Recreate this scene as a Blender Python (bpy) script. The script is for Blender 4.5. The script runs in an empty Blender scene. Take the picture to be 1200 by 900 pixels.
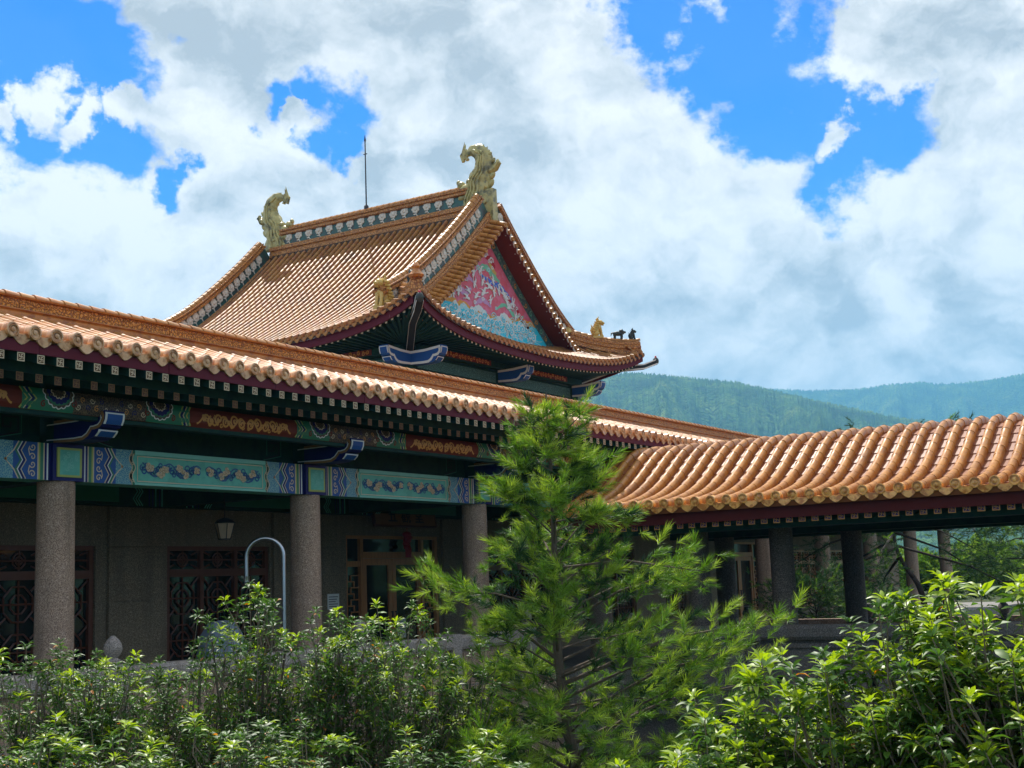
import bpy, math, random
import numpy as np
from mathutils import Vector, Matrix, Quaternion

random.seed(11)
SC = bpy.context.scene
COL = SC.collection
PI = math.pi
rad = math.radians

# ------------------------------------------------------------------ camera
EYE = Vector((0.0, 0.0, 1.75))
YAW, PITCH, ROLL = rad(31.997), rad(8.515), rad(-2.092)
fw = Vector((math.cos(YAW) * math.cos(PITCH), math.sin(YAW) * math.cos(PITCH), math.sin(PITCH)))
rt = Vector((math.sin(YAW), -math.cos(YAW), 0.0))
up = rt.cross(fw)
rt, up = math.cos(ROLL) * rt + math.sin(ROLL) * up, -math.sin(ROLL) * rt + math.cos(ROLL) * up
cam = bpy.data.cameras.new('camera')
cam.sensor_width = 36.0
cam.lens = 46.92
cam.clip_start = 0.05
cam.clip_end = 30000.0
camo = bpy.data.objects.new('camera', cam)
COL.objects.link(camo)
m3 = Matrix((rt, up, -fw)).transposed()
camo.matrix_world = Matrix.Translation(EYE) @ m3.to_4x4()
SC.camera = camo

# ------------------------------------------------------------------ sun and sky
SUN_EL, SUN_AZ = 58.0, 42.0            # azimuth counted from +X towards +Y
sdir = Vector((math.cos(rad(SUN_EL)) * math.cos(rad(SUN_AZ)), math.cos(rad(SUN_EL)) * math.sin(rad(SUN_AZ)), math.sin(rad(SUN_EL))))
sun = bpy.data.lights.new('sun', 'SUN')
sun.energy = 3.8
sun.angle = rad(0.6)
sun.color = (1.0, 0.95, 0.87)
suno = bpy.data.objects.new('sun', sun)
suno.rotation_euler = sdir.to_track_quat('Z', 'Y').to_euler()
suno.location = (0, 0, 60)
COL.objects.link(suno)

SC.view_settings.view_transform = 'Standard'
SC.view_settings.look = 'None'
SC.view_settings.exposure = 0.8
SC.view_settings.gamma = 1.0
SC.view_settings.use_curve_mapping = False
SC.cycles.use_denoising = True
SC.cycles.max_bounces = 7
SC.cycles.transparent_max_bounces = 6
SC.cycles.volume_bounces = 1
SC.cycles.sample_clamp_indirect = 6.0


class NT:
    """tiny node-graph helper"""
    def __init__(s, tree):
        s.t = tree
        s.n = tree.nodes
        s.l = tree.links

    def new(s, kind, **kw):
        n = s.n.new(kind)
        for k, v in kw.items():
            setattr(n, k, v)
        return n

    def put(s, sock, v):
        if isinstance(v, bpy.types.NodeSocket):
            s.l.new(v, sock)
        elif v is not None:
            try:
                sock.default_value = v
            except Exception:
                sock.default_value = (v[0], v[1], v[2], 1.0)

    def math(s, op, a, b=None, c=None, clamp=False):
        n = s.new('ShaderNodeMath', operation=op, use_clamp=clamp)
        s.put(n.inputs[0], a)
        if b is not None: s.put(n.inputs[1], b)
        if c is not None: s.put(n.inputs[2], c)
        return n.outputs[0]

    def vmath(s, op, a, b=None, out=0, scale=None):
        n = s.new('ShaderNodeVectorMath', operation=op)
        s.put(n.inputs[0], a)
        if b is not None: s.put(n.inputs[1], b)
        if scale is not None: s.put(n.inputs['Scale'], scale)
        return n.outputs[out]

    def noise(s, vec, scale, detail=4.0, rough=0.55, dist=0.0, out='Fac'):
        n = s.new('ShaderNodeTexNoise')
        if vec is not None: s.put(n.inputs['Vector'], vec)
        n.inputs['Scale'].default_value = scale
        n.inputs['Detail'].default_value = detail
        n.inputs['Roughness'].default_value = rough
        n.inputs['Distortion'].default_value = dist
        return n.outputs[out]

    def voro(s, vec, scale, out='Distance', feature='F1'):
        n = s.new('ShaderNodeTexVoronoi', feature=feature)
        if vec is not None: s.put(n.inputs['Vector'], vec)
        n.inputs['Scale'].default_value = scale
        return n.outputs[out]

    def ramp(s, fac, stops):
        n = s.new('ShaderNodeValToRGB')
        e = n.color_ramp.elements
        while len(e) < len(stops): e.new(0.5)
        for i, (p, c) in enumerate(stops):
            e[i].position = p
            e[i].color = (c, c, c, 1) if not hasattr(c, '__len__') else (c[0], c[1], c[2], 1)
        s.put(n.inputs[0], fac)
        return n.outputs[0]

    def mix(s, fac, a, b, blend='MIX'):
        n = s.new('ShaderNodeMix', data_type='RGBA', blend_type=blend)
        s.put(n.inputs[0], fac)
        s.put(n.inputs[6], a if isinstance(a, bpy.types.NodeSocket) else (a[0], a[1], a[2], 1))
        s.put(n.inputs[7], b if isinstance(b, bpy.types.NodeSocket) else (b[0], b[1], b[2], 1))
        return n.outputs[2]

    def step(s, x, lo, hi):
        n = s.new('ShaderNodeMapRange', interpolation_type='SMOOTHSTEP')
        s.put(n.inputs['Value'], x)
        s.put(n.inputs['From Min'], lo)
        s.put(n.inputs['From Max'], hi)
        return n.outputs[0]


world = bpy.data.worlds.new('World')
SC.world = world
world.use_nodes = True
W = NT(world.node_tree)
for n in list(W.n): W.n.remove(n)
wout = W.new('ShaderNodeOutputWorld')
bg_sky = W.new('ShaderNodeBackground')
bg_cloud = W.new('ShaderNodeBackground')
sky = W.new('ShaderNodeTexSky', sky_type='NISHITA')
sky.sun_disc = False
sky.sun_elevation = rad(SUN_EL)
sky.sun_rotation = rad(90.0 - SUN_AZ)
sky.altitude = 300
sky.air_density = 1.0
sky.dust_density = 0.3
sky.ozone_density = 3.0
hs = W.new('ShaderNodeHueSaturation')
hs.inputs['Saturation'].default_value = 2.4
hs.inputs['Value'].default_value = 1.0
W.l.new(sky.outputs[0], hs.inputs['Color'])
W.l.new(W.mix(1.0, hs.outputs[0], (0.10, 0.70, 1.06), 'MULTIPLY'), bg_sky.inputs['Color'])
bg_sky.inputs['Strength'].default_value = 0.105
tc = W.new('ShaderNodeTexCoord')
d0 = W.vmath('NORMALIZE', tc.outputs['Generated'])
# two warps so that the edges of the openings are ragged
w1 = W.vmath('SUBTRACT', W.noise(d0, 5.0, 3, 0.55, out='Color'), (0.5, 0.5, 0.5))
w2 = W.vmath('SUBTRACT', W.noise(d0, 17.0, 6, 0.62, out='Color'), (0.5, 0.5, 0.5))
dw = W.vmath('ADD', d0, W.vmath('SCALE', w1, scale=0.12))
dw = W.vmath('NORMALIZE', W.vmath('ADD', dw, W.vmath('SCALE', w2, scale=0.085)))
GAPS = [(0.551,0.736,0.393,0.032),(0.565,0.736,0.373,0.044),(0.597,0.714,0.366,0.036),(0.586,0.735,0.342,0.036),(0.621,0.698,0.357,0.026),
        (0.630,0.707,0.323,0.030),(0.837,0.375,0.398,0.032),(0.861,0.347,0.373,0.036),(0.880,0.317,0.353,0.044),(0.892,0.276,0.359,0.042),
        (0.905,0.270,0.330,0.040),(0.908,0.286,0.306,0.030),(0.916,0.248,0.315,0.030),(0.858,0.331,0.393,0.030),(0.732,0.597,0.328,0.024),
        (0.716,0.615,0.330,0.018),(0.699,0.633,0.333,0.014),(0.747,0.589,0.307,0.014),
       (0.672,0.678,0.298,0.012),(0.25,0.80,0.50,0.10),(0.10,0.93,0.35,0.07),(0.75,-0.30,0.55,0.12),(0.93,-0.20,0.30,0.06),(-0.5,0.5,0.70,0.15),
        (-0.8,-0.3,0.45,0.13),(0.2,-0.85,0.45,0.14),(-0.3,-0.4,0.86,0.14),(0.45,0.15,0.88,0.12)]
gap = None
for gx, gy, gz, gr in GAPS:
    gn = Vector((gx, gy, gz)).normalized()
    dist = W.vmath('DISTANCE', dw, tuple(gn), out=1)
    v = W.math('SUBTRACT', 1.0, W.math('DIVIDE', dist, gr * 1.28))
    gap = v if gap is None else W.math('SMOOTH_MAX', gap, v, 0.25)
# stray clouds drifting across the openings
PUFFS = [(0.593,0.726,0.350,0.0166), (0.613,0.714,0.339,0.0166), (0.630,0.694,0.347,0.0115), (0.572,0.744,0.345,0.0115), (0.892,0.257,0.373,0.0192), (0.904,0.229,0.360,0.0243), (0.901,0.279,0.332,0.0102), (0.709,0.626,0.324,0.0077), ]
puff_ = None
for gx, gy, gz, gr in PUFFS:
    v = W.math('SUBTRACT', 1.0, W.math('DIVIDE', W.vmath('DISTANCE', dw, tuple(Vector((gx, gy, gz)).normalized()), out=1), gr * 1.5), None, True)
    puff_ = v if puff_ is None else W.math('MAXIMUM', puff_, v)
gap = W.math('SUBTRACT', gap, W.math('MULTIPLY', puff_, 1.15))
fine = W.noise(W.vmath('MULTIPLY', d0, (1.0, 1.0, 1.5)), 13.0, 9, 0.62)
cover = W.math('ADD', W.math('MULTIPLY', gap, 1.05), W.math('MULTIPLY', W.math('SUBTRACT', fine, 0.5), -3.4))
cloud_fac = W.math('SUBTRACT', 1.0, W.step(cover, -0.02, 0.62))
cloud_fac = W.math('MAXIMUM', cloud_fac, 0.03)
# light and grey parts of the cumulus: relief of the same noise lit from the sun's side
dd = W.vmath('MULTIPLY', d0, (1.0, 1.0, 1.45))
dd = W.vmath('ADD', dd, W.vmath('SCALE', w2, scale=0.05))
dl = W.vmath('ADD', dd, (0.012, -0.022, 0.034))
def puff(v):
    return W.math('ADD', W.math('MULTIPLY', W.noise(v, 4.2, 8, 0.56, 0.45), 0.72), W.math('MULTIPLY', W.noise(v, 13.0, 7, 0.6, 0.3), 0.28))
p0 = puff(dd)
relief = W.math('MULTIPLY', W.math('SUBTRACT', p0, puff(dl)), 3.4)
big = W.noise(dd, 3.0, 3, 0.5, 0.3)
thin = W.math('MULTIPLY', W.step(cover, -0.9, 0.1), 0.10)
lum = W.math('ADD', W.math('ADD', W.math('MULTIPLY', big, 0.75), W.math('MULTIPLY', p0, 0.35)), W.math('ADD', relief, thin))
ccol = W.ramp(lum, [(0.20, (0.50, 0.535, 0.555)), (0.36, (0.66, 0.69, 0.70)), (0.50, (0.80, 0.82, 0.82)), (0.62, (0.93, 0.93, 0.915)), (0.78, (1.06, 1.05, 1.02))])
W.l.new(ccol, bg_cloud.inputs['Color'])
bg_cloud.inputs['Strength'].default_value = 0.66
mx = W.new('ShaderNodeMixShader')
W.l.new(cloud_fac, mx.inputs[0])
W.l.new(bg_sky.outputs[0], mx.inputs[1])
W.l.new(bg_cloud.outputs[0], mx.inputs[2])
W.l.new(mx.outputs[0], wout.inputs[0])


# ------------------------------------------------------------------ materials
def mat(name, col, rough=0.6, spec=0.4, var=0.0, vscale=8.0, col2=None, c2scale=3.0, c2lo=0.45, c2hi=0.6, bump=0.0, bscale=40.0,
        rnd=0.0, metal=0.0, coat=0.0, island=0.0, streak=None, trans=0.0, grime=None):
    m = bpy.data.materials.new(name)
    m.use_nodes = True
    T = NT(m.node_tree)
    b = T.n['Principled BSDF']
    geo = T.new('ShaderNodeNewGeometry')
    pos = geo.outputs['Position']
    c = None
    if col2 is not None:
        f = T.step(T.noise(pos, c2scale, 6, 0.62), c2lo, c2hi)
        c = T.mix(f, col, col2)
    else:
        r = T.new('ShaderNodeRGB')
        r.outputs[0].default_value = (col[0], col[1], col[2], 1)
        c = r.outputs[0]
    if streak is not None:
        sv = T.vmath('MULTIPLY', pos, (1.0, 1.0, 0.06))
        c = T.mix(T.step(T.noise(sv, streak[0], 3, 0.6), streak[1], streak[2]), c, streak[3])
    if grime is not None:
        gf = T.math('MULTIPLY', T.step(T.noise(pos, grime[0], 7, 0.68), 0.50, 0.72), grime[1])
        c = T.mix(gf, c, grime[2])
    val = None
    if var:
        val = T.math('ADD', 1.0 - var, T.math('MULTIPLY', T.noise(pos, vscale, 5, 0.6), 2 * var))
    if rnd:
        oi = T.new('ShaderNodeObjectInfo')
        v2 = T.math('ADD', 1.0 - rnd, T.math('MULTIPLY', oi.outputs['Random'], 2 * rnd))
        val = v2 if val is None else T.math('MULTIPLY', val, v2)
    if island:
        v2 = T.math('ADD', 1.0 - island, T.math('MULTIPLY', geo.outputs['Random Per Island'], 2 * island))
        val = v2 if val is None else T.math('MULTIPLY', val, v2)
    if val is not None:
        h = T.new('ShaderNodeHueSaturation')
        T.l.new(val, h.inputs['Value'])
        T.l.new(c, h.inputs['Color'])
        c = h.outputs[0]
    T.l.new(c, b.inputs['Base Color'])
    b.inputs['Roughness'].default_value = rough
    b.inputs['Specular IOR Level'].default_value = spec
    b.inputs['Metallic'].default_value = metal
    if coat:
        b.inputs['Coat Weight'].default_value = coat
        b.inputs['Coat Roughness'].default_value = 0.12
    if bump:
        bn = T.new('ShaderNodeBump')
        bn.inputs['Strength'].default_value = bump
        bn.inputs['Distance'].default_value = 0.02
        T.l.new(T.noise(pos, bscale, 4, 0.6), bn.inputs['Height'])
        T.l.new(bn.outputs[0], b.inputs['Normal'])
    if trans:
        out = T.n['Material Output']
        tr = T.new('ShaderNodeBsdfTranslucent')
        g = T.new('ShaderNodeHueSaturation')
        g.inputs['Saturation'].default_value = 1.1
        g.inputs['Value'].default_value = 1.5
        T.l.new(c, g.inputs['Color'])
        T.l.new(g.outputs[0], tr.inputs['Color'])
        ms = T.new('ShaderNodeMixShader')
        ms.inputs[0].default_value = trans
        T.l.new(b.outputs[0], ms.inputs[1])
        T.l.new(tr.outputs[0], ms.inputs[2])
        T.l.new(ms.outputs[0], out.inputs['Surface'])
    return m


def granite(name, c1, c2, c3, bump=0.25, scale=95.0):
    m = bpy.data.materials.new(name)
    m.use_nodes = True
    T = NT(m.node_tree)
    b = T.n['Principled BSDF']
    pos = T.new('ShaderNodeNewGeometry').outputs['Position']
    n1 = T.noise(pos, scale, 2, 0.7)
    n2 = T.noise(pos, scale * 0.45, 3, 0.7)
    n3 = T.noise(pos, 1.3, 5, 0.65)
    c = T.mix(T.step(n1, 0.42, 0.58), c1, c2)
    c = T.mix(T.step(n2, 0.56, 0.66), c, c3)
    sv = T.vmath('MULTIPLY', pos, (3.0, 3.0, 0.25))
    c = T.mix(T.math('MULTIPLY', T.step(T.noise(sv, 1.5, 5, 0.6), 0.44, 0.74), 0.5), c, (0.11, 0.085, 0.06))
    h = T.new('ShaderNodeHueSaturation')
    T.l.new(T.math('ADD', 0.75, T.math('MULTIPLY', n3, 0.5)), h.inputs['Value'])
    T.l.new(c, h.inputs['Color'])
    T.l.new(h.outputs[0], b.inputs['Base Color'])
    b.inputs['Roughness'].default_value = 0.75
    b.inputs['Specular IOR Level'].default_value = 0.3
    bn = T.new('ShaderNodeBump')
    bn.inputs['Strength'].default_value = bump
    bn.inputs['Distance'].default_value = 0.01
    T.l.new(n1, bn.inputs['Height'])
    T.l.new(bn.outputs[0], b.inputs['Normal'])
    return m


def scroll_relief(name, lo, hi, scale):
    """embossed glazed scrollwork for the long ridge blocks"""
    m = bpy.data.materials.new(name)
    m.use_nodes = True
    T = NT(m.node_tree)
    b = T.n['Principled BSDF']
    pos = T.new('ShaderNodeNewGeometry').outputs['Position']
    wv = T.vmath('ADD', pos, T.vmath('SCALE', T.noise(pos, scale * 0.6, 2, 0.5, out='Color'), scale=0.10))
    v = T.voro(wv, scale, feature='DISTANCE_TO_EDGE')
    f = T.step(v, 0.03, 0.16)
    n = T.noise(pos, 2.0, 4, 0.6)
    c = T.mix(f, lo, hi)
    h = T.new('ShaderNodeHueSaturation')
    T.l.new(T.math('ADD', 0.72, T.math('MULTIPLY', n, 0.56)), h.inputs['Value'])
    T.l.new(c, h.inputs['Color'])
    T.l.new(h.outputs[0], b.inputs['Base Color'])
    b.inputs['Roughness'].default_value = 0.32
    bn = T.new('ShaderNodeBump')
    bn.inputs['Strength'].default_value = 0.7
    bn.inputs['Distance'].default_value = 0.02
    T.l.new(f, bn.inputs['Height'])
    T.l.new(bn.outputs[0], b.inputs['Normal'])
    return m


M = {}
M['tile'] = mat('orange_glazed_tile', (0.45, 0.190, 0.035), 0.38, 0.38, var=0.20, vscale=14, col2=(0.35, 0.135, 0.026), c2scale=5, bump=0.12, bscale=60, rnd=0.07, island=0.05, grime=(1.1, 0.5, (0.20, 0.09, 0.04)))
M['tile_top'] = mat('pale_glazed_tile', (0.42, 0.190, 0.055), 0.46, 0.32, var=0.22, vscale=11, col2=(0.42, 0.165, 0.06), c2scale=4, bump=0.15, bscale=60, rnd=0.10, island=0.05, grime=(1.3, 0.7, (0.17, 0.085, 0.045)))
M['tile_hall'] = mat('brown_glazed_tile', (0.36, 0.165, 0.045), 0.48, 0.32, var=0.22, vscale=9, col2=(0.30, 0.115, 0.045), c2scale=3, bump=0.12, bscale=50, rnd=0.10, grime=(0.9, 0.7, (0.10, 0.05, 0.03)))
M['tile_end'] = mat('shade_lifted_eave_tile', (0.68, 0.40, 0.21), 0.28, 0.55, var=0.25, vscale=14, rnd=0.14, col2=(0.46, 0.20, 0.08), c2scale=10)  # paler than the roof tiles: brightens the shaded eave ends through colour
M['pan'] = mat('pan_tile_glaze', (0.25, 0.080, 0.026), 0.45, 0.3, var=0.22, vscale=12, col2=(0.25, 0.08, 0.03), c2scale=7, bump=0.1)
M['pan_dark'] = mat('dark_groove_pan_tile', (0.09, 0.042, 0.024), 0.5, 0.3, var=0.25, vscale=9, col2=(0.045, 0.028, 0.02), c2scale=4)  # grooves between the hall barrel rows made darker by colour
M['ridge'] = scroll_relief('orange_scroll_ridge', (0.26, 0.07, 0.008), (0.70, 0.26, 0.02), 20.0)
M['orange'] = mat('orange_moulding', (0.52, 0.19, 0.04), 0.33, 0.5, var=0.2, vscale=10, col2=(0.34, 0.11, 0.03), c2scale=6, bump=0.15)
M['mould'] = scroll_relief('orange_dotted_moulding', (0.27, 0.085, 0.02), (0.56, 0.24, 0.06), 11.0)
M['fascia'] = mat('maroon_fascia_paint', (0.105, 0.009, 0.022), 0.6, 0.2, var=0.2, vscale=5, streak=(11.0, 0.70, 0.76, (0.34, 0.20, 0.24)))
M['red'] = mat('red_brown_board', (0.17, 0.030, 0.020), 0.6, 0.2, var=0.15, vscale=4)
M['dgreen'] = mat('dark_green_paint', (0.014, 0.052, 0.040), 0.65, 0.15, var=0.25, vscale=6, col2=(0.010, 0.040, 0.038), c2scale=5)
M['green'] = mat('green_paint', (0.02, 0.17, 0.095), 0.45, 0.4, var=0.2, vscale=7)
M['teal'] = mat('teal_paint', (0.12, 0.45, 0.36), 0.5, 0.35, var=0.16, vscale=5, col2=(0.09, 0.37, 0.30), c2scale=4)
M['teal_lt'] = mat('pale_teal_moulding', (0.20, 0.52, 0.44), 0.45, 0.4, var=0.12, vscale=6)
M['blue'] = mat('cobalt_paint', (0.018, 0.085, 0.30), 0.5, 0.25, var=0.15, vscale=8)
M['vine'] = mat('slate_blue_vine', (0.045, 0.13, 0.27), 0.5, 0.25, var=0.2, vscale=9)
M['maroon_dk'] = mat('shaded_maroon_board', (0.075, 0.010, 0.010), 0.65, 0.15, var=0.2, vscale=4)  # walkway fascia: shade under the drip tiles put into a darker maroon
M['tile_gold'] = mat('shade_lifted_gold_tile', (0.74, 0.38, 0.10), 0.26, 0.55, var=0.25, vscale=14, rnd=0.12, col2=(0.46, 0.17, 0.035), c2scale=9)  # golden glaze, colour lightened to lift walkway eave ends out of shade
M['navy'] = mat('navy_paint', (0.008, 0.012, 0.115), 0.5, 0.25, var=0.2, vscale=6)
M['black'] = mat('black_paint', (0.012, 0.012, 0.02), 0.5, 0.3)
M['cream'] = mat('cream_paint', (0.62, 0.50, 0.34), 0.55, 0.35, var=0.15, vscale=12)
M['white'] = mat('white_paint', (0.72, 0.72, 0.70), 0.5, 0.35, var=0.1, vscale=12)
M['ygreen'] = mat('yellow_green_paint', (0.36, 0.40, 0.10), 0.5, 0.35, var=0.1)
M['gold'] = mat('gold_paint', (0.62, 0.27, 0.055), 0.4, 0.5, var=0.2, vscale=15)
M['tan'] = mat('tan_outline_paint', (0.30, 0.16, 0.07), 0.6, 0.2, var=0.1)
M['brown_end'] = mat('rafter_end_brown', (0.085, 0.035, 0.014), 0.6, 0.2, var=0.15)
M['cream_dk'] = mat('ochre_rafter_paint', (0.34, 0.18, 0.08), 0.55, 0.3, var=0.2, vscale=6)
M['granite'] = granite('pink_grey_granite', (0.17, 0.105, 0.075), (0.50, 0.35, 0.265), (0.64, 0.47, 0.37))
M['granite_lt'] = granite('pale_granite', (0.16, 0.135, 0.125), (0.42, 0.36, 0.33), (0.52, 0.45, 0.42), scale=80)
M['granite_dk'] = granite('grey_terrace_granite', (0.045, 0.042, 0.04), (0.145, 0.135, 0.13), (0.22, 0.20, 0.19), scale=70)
M['granite_col'] = granite('shaded_walkway_granite', (0.045, 0.036, 0.030), (0.15, 0.122, 0.105), (0.22, 0.18, 0.16), scale=70)  # backlit shade of the walkway columns put into a darker granite colour
M['wall'] = granite('brown_wall_granite', (0.12, 0.092, 0.06), (0.28, 0.215, 0.145), (0.35, 0.28, 0.20), scale=60)
M['plaster'] = mat('buff_plaster', (0.36, 0.31, 0.22), 0.8, 0.2, var=0.15, vscale=3)
M['wood'] = mat('varnished_door_wood', (0.46, 0.185, 0.065), 0.35, 0.45, var=0.2, vscale=3, streak=(40, 0.45, 0.7, (0.32, 0.11, 0.035)))
M['wood_dk'] = mat('dark_window_wood', (0.12, 0.038, 0.022), 0.4, 0.4, var=0.2, vscale=4)
M['glass'] = mat('dark_window_glass', (0.012, 0.017, 0.016), 0.06, 0.6)
M['chiwen'] = mat('yellow_green_glaze', (0.48, 0.41, 0.16), 0.36, 0.5, var=0.30, vscale=6, col2=(0.15, 0.14, 0.075), c2scale=3.2, c2lo=0.46, c2hi=0.66, bump=0.5, bscale=9)
M['yellow'] = mat('yellow_glaze', (0.62, 0.42, 0.11), 0.33, 0.5, var=0.2, vscale=8, bump=0.3, bscale=20)
M['grey_beast'] = mat('grey_green_glaze', (0.045, 0.055, 0.055), 0.5, 0.3, var=0.25, vscale=10)
M['beam_dk'] = mat('dark_carved_beam', (0.022, 0.026, 0.030), 0.6, 0.25, var=0.3, vscale=8)
M['lotus'] = mat('lotus_glaze', (0.70, 0.64, 0.56), 0.45, 0.4, var=0.25, vscale=10)
M['rgreen'] = mat('ridge_green_glaze', (0.030, 0.115, 0.105), 0.3, 0.5, var=0.25, vscale=6, col2=(0.05, 0.06, 0.06), c2scale=3)
M['steel'] = mat('brushed_steel', (0.42, 0.43, 0.46), 0.28, 0.5, metal=1.0)
M['iron'] = mat('dark_iron', (0.05, 0.05, 0.06), 0.5, 0.4, metal=0.6)
M['bark'] = mat('grey_brown_bark', (0.11, 0.085, 0.065), 0.85, 0.2, var=0.3, vscale=20, bump=0.6, bscale=40)
M['bark_dk'] = mat('dark_pine_bark', (0.035, 0.028, 0.025), 0.9, 0.2, var=0.3, vscale=15, bump=0.6, bscale=30)
M['twig'] = mat('pale_twig', (0.19, 0.15, 0.11), 0.8, 0.2, var=0.3, vscale=20)
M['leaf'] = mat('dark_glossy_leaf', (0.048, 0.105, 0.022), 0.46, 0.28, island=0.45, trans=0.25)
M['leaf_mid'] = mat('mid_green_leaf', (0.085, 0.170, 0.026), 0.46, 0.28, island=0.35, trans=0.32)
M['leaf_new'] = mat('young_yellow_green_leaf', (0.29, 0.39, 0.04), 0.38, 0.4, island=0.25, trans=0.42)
M['leaf_old'] = mat('orange_old_leaf', (0.55, 0.21, 0.05), 0.45, 0.35, island=0.3, trans=0.35)
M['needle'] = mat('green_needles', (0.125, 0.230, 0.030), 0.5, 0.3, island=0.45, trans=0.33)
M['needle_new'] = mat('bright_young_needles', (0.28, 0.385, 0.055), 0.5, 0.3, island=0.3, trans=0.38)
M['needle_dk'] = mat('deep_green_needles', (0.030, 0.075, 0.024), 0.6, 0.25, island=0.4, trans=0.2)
M['soil'] = mat('soil_and_moss', (0.045, 0.045, 0.022), 0.95, 0.1, var=0.3, vscale=1.5, col2=(0.05, 0.075, 0.02), c2scale=0.6, bump=0.5, bscale=6)
M['paving'] = granite('terrace_paving', (0.12, 0.11, 0.10), (0.26, 0.24, 0.22), (0.31, 0.29, 0.27), scale=50)
M['paper'] = mat('white_paper', (0.70, 0.69, 0.66), 0.7, 0.2, var=0.1)
M['ink'] = mat('print_ink', (0.04, 0.04, 0.05), 0.7, 0.2)
M['lred'] = mat('red_silk', (0.30, 0.015, 0.03), 0.5, 0.3, var=0.25, vscale=20)
M['plaque'] = mat('plaque_wood', (0.26, 0.11, 0.045), 0.4, 0.4, var=0.2, vscale=5)
M['lamp_glass'] = mat('frosted_lantern_glass', (0.52, 0.38, 0.26), 0.3, 0.4, var=0.2, vscale=12)
M['cover'] = mat('grey_blue_cover', (0.16, 0.20, 0.27), 0.55, 0.3, var=0.2, vscale=5, bump=0.4, bscale=8)
M['m_rose'] = mat('mural_rose', (0.72, 0.13, 0.19), 0.5, 0.3, var=0.12, vscale=4, col2=(0.74, 0.20, 0.32), c2scale=2.2)
M['m_cyan'] = mat('mural_cyan', (0.03, 0.60, 0.78), 0.45, 0.4, var=0.15, vscale=5)
M['m_cyan_lt'] = mat('mural_pale_cyan', (0.40, 0.72, 0.78), 0.45, 0.4)
M['m_orange'] = mat('mural_orange', (0.80, 0.33, 0.02), 0.45, 0.4, var=0.15)
M['m_lilac'] = mat('mural_lilac', (0.58, 0.30, 0.55), 0.45, 0.4, var=0.15)
M['m_green'] = mat('mural_green', (0.20, 0.55, 0.36), 0.45, 0.4, var=0.15)
M['m_blue'] = mat('mural_blue', (0.07, 0.17, 0.66), 0.45, 0.4, var=0.15)
M['m_red'] = mat('mural_red', (0.48, 0.012, 0.03), 0.45, 0.4)
M['m_white'] = mat('mural_white', (0.74, 0.76, 0.76), 0.45, 0.4)
M['m_border'] = mat('mural_dark_border', (0.05, 0.12, 0.13), 0.5, 0.4, var=0.3, vscale=6, col2=(0.20, 0.24, 0.20), c2scale=9, c2lo=0.5, c2hi=0.6)


def mottled(name, a, b, scale):
    m = bpy.data.materials.new(name)
    m.use_nodes = True
    T = NT(m.node_tree)
    bs = T.n['Principled BSDF']
    pos = T.new('ShaderNodeNewGeometry').outputs['Position']
    v = T.voro(pos, scale, feature='DISTANCE_TO_EDGE')
    T.l.new(T.mix(T.step(v, 0.02, 0.12), a, b), bs.inputs['Base Color'])
    bs.inputs['Roughness'].default_value = 0.5
    return m


M['mottle'] = mottled('blue_teal_mottle', (0.28, 0.48, 0.42), (0.03, 0.19, 0.32), 36)
M['mottle_dk'] = mottled('dark_floral_mottle', (0.16, 0.11, 0.06), (0.035, 0.022, 0.022), 26)
M['mottle_gr'] = mottled('green_floral_mottle', (0.10, 0.24, 0.22), (0.03, 0.095, 0.09), 14)


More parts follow.
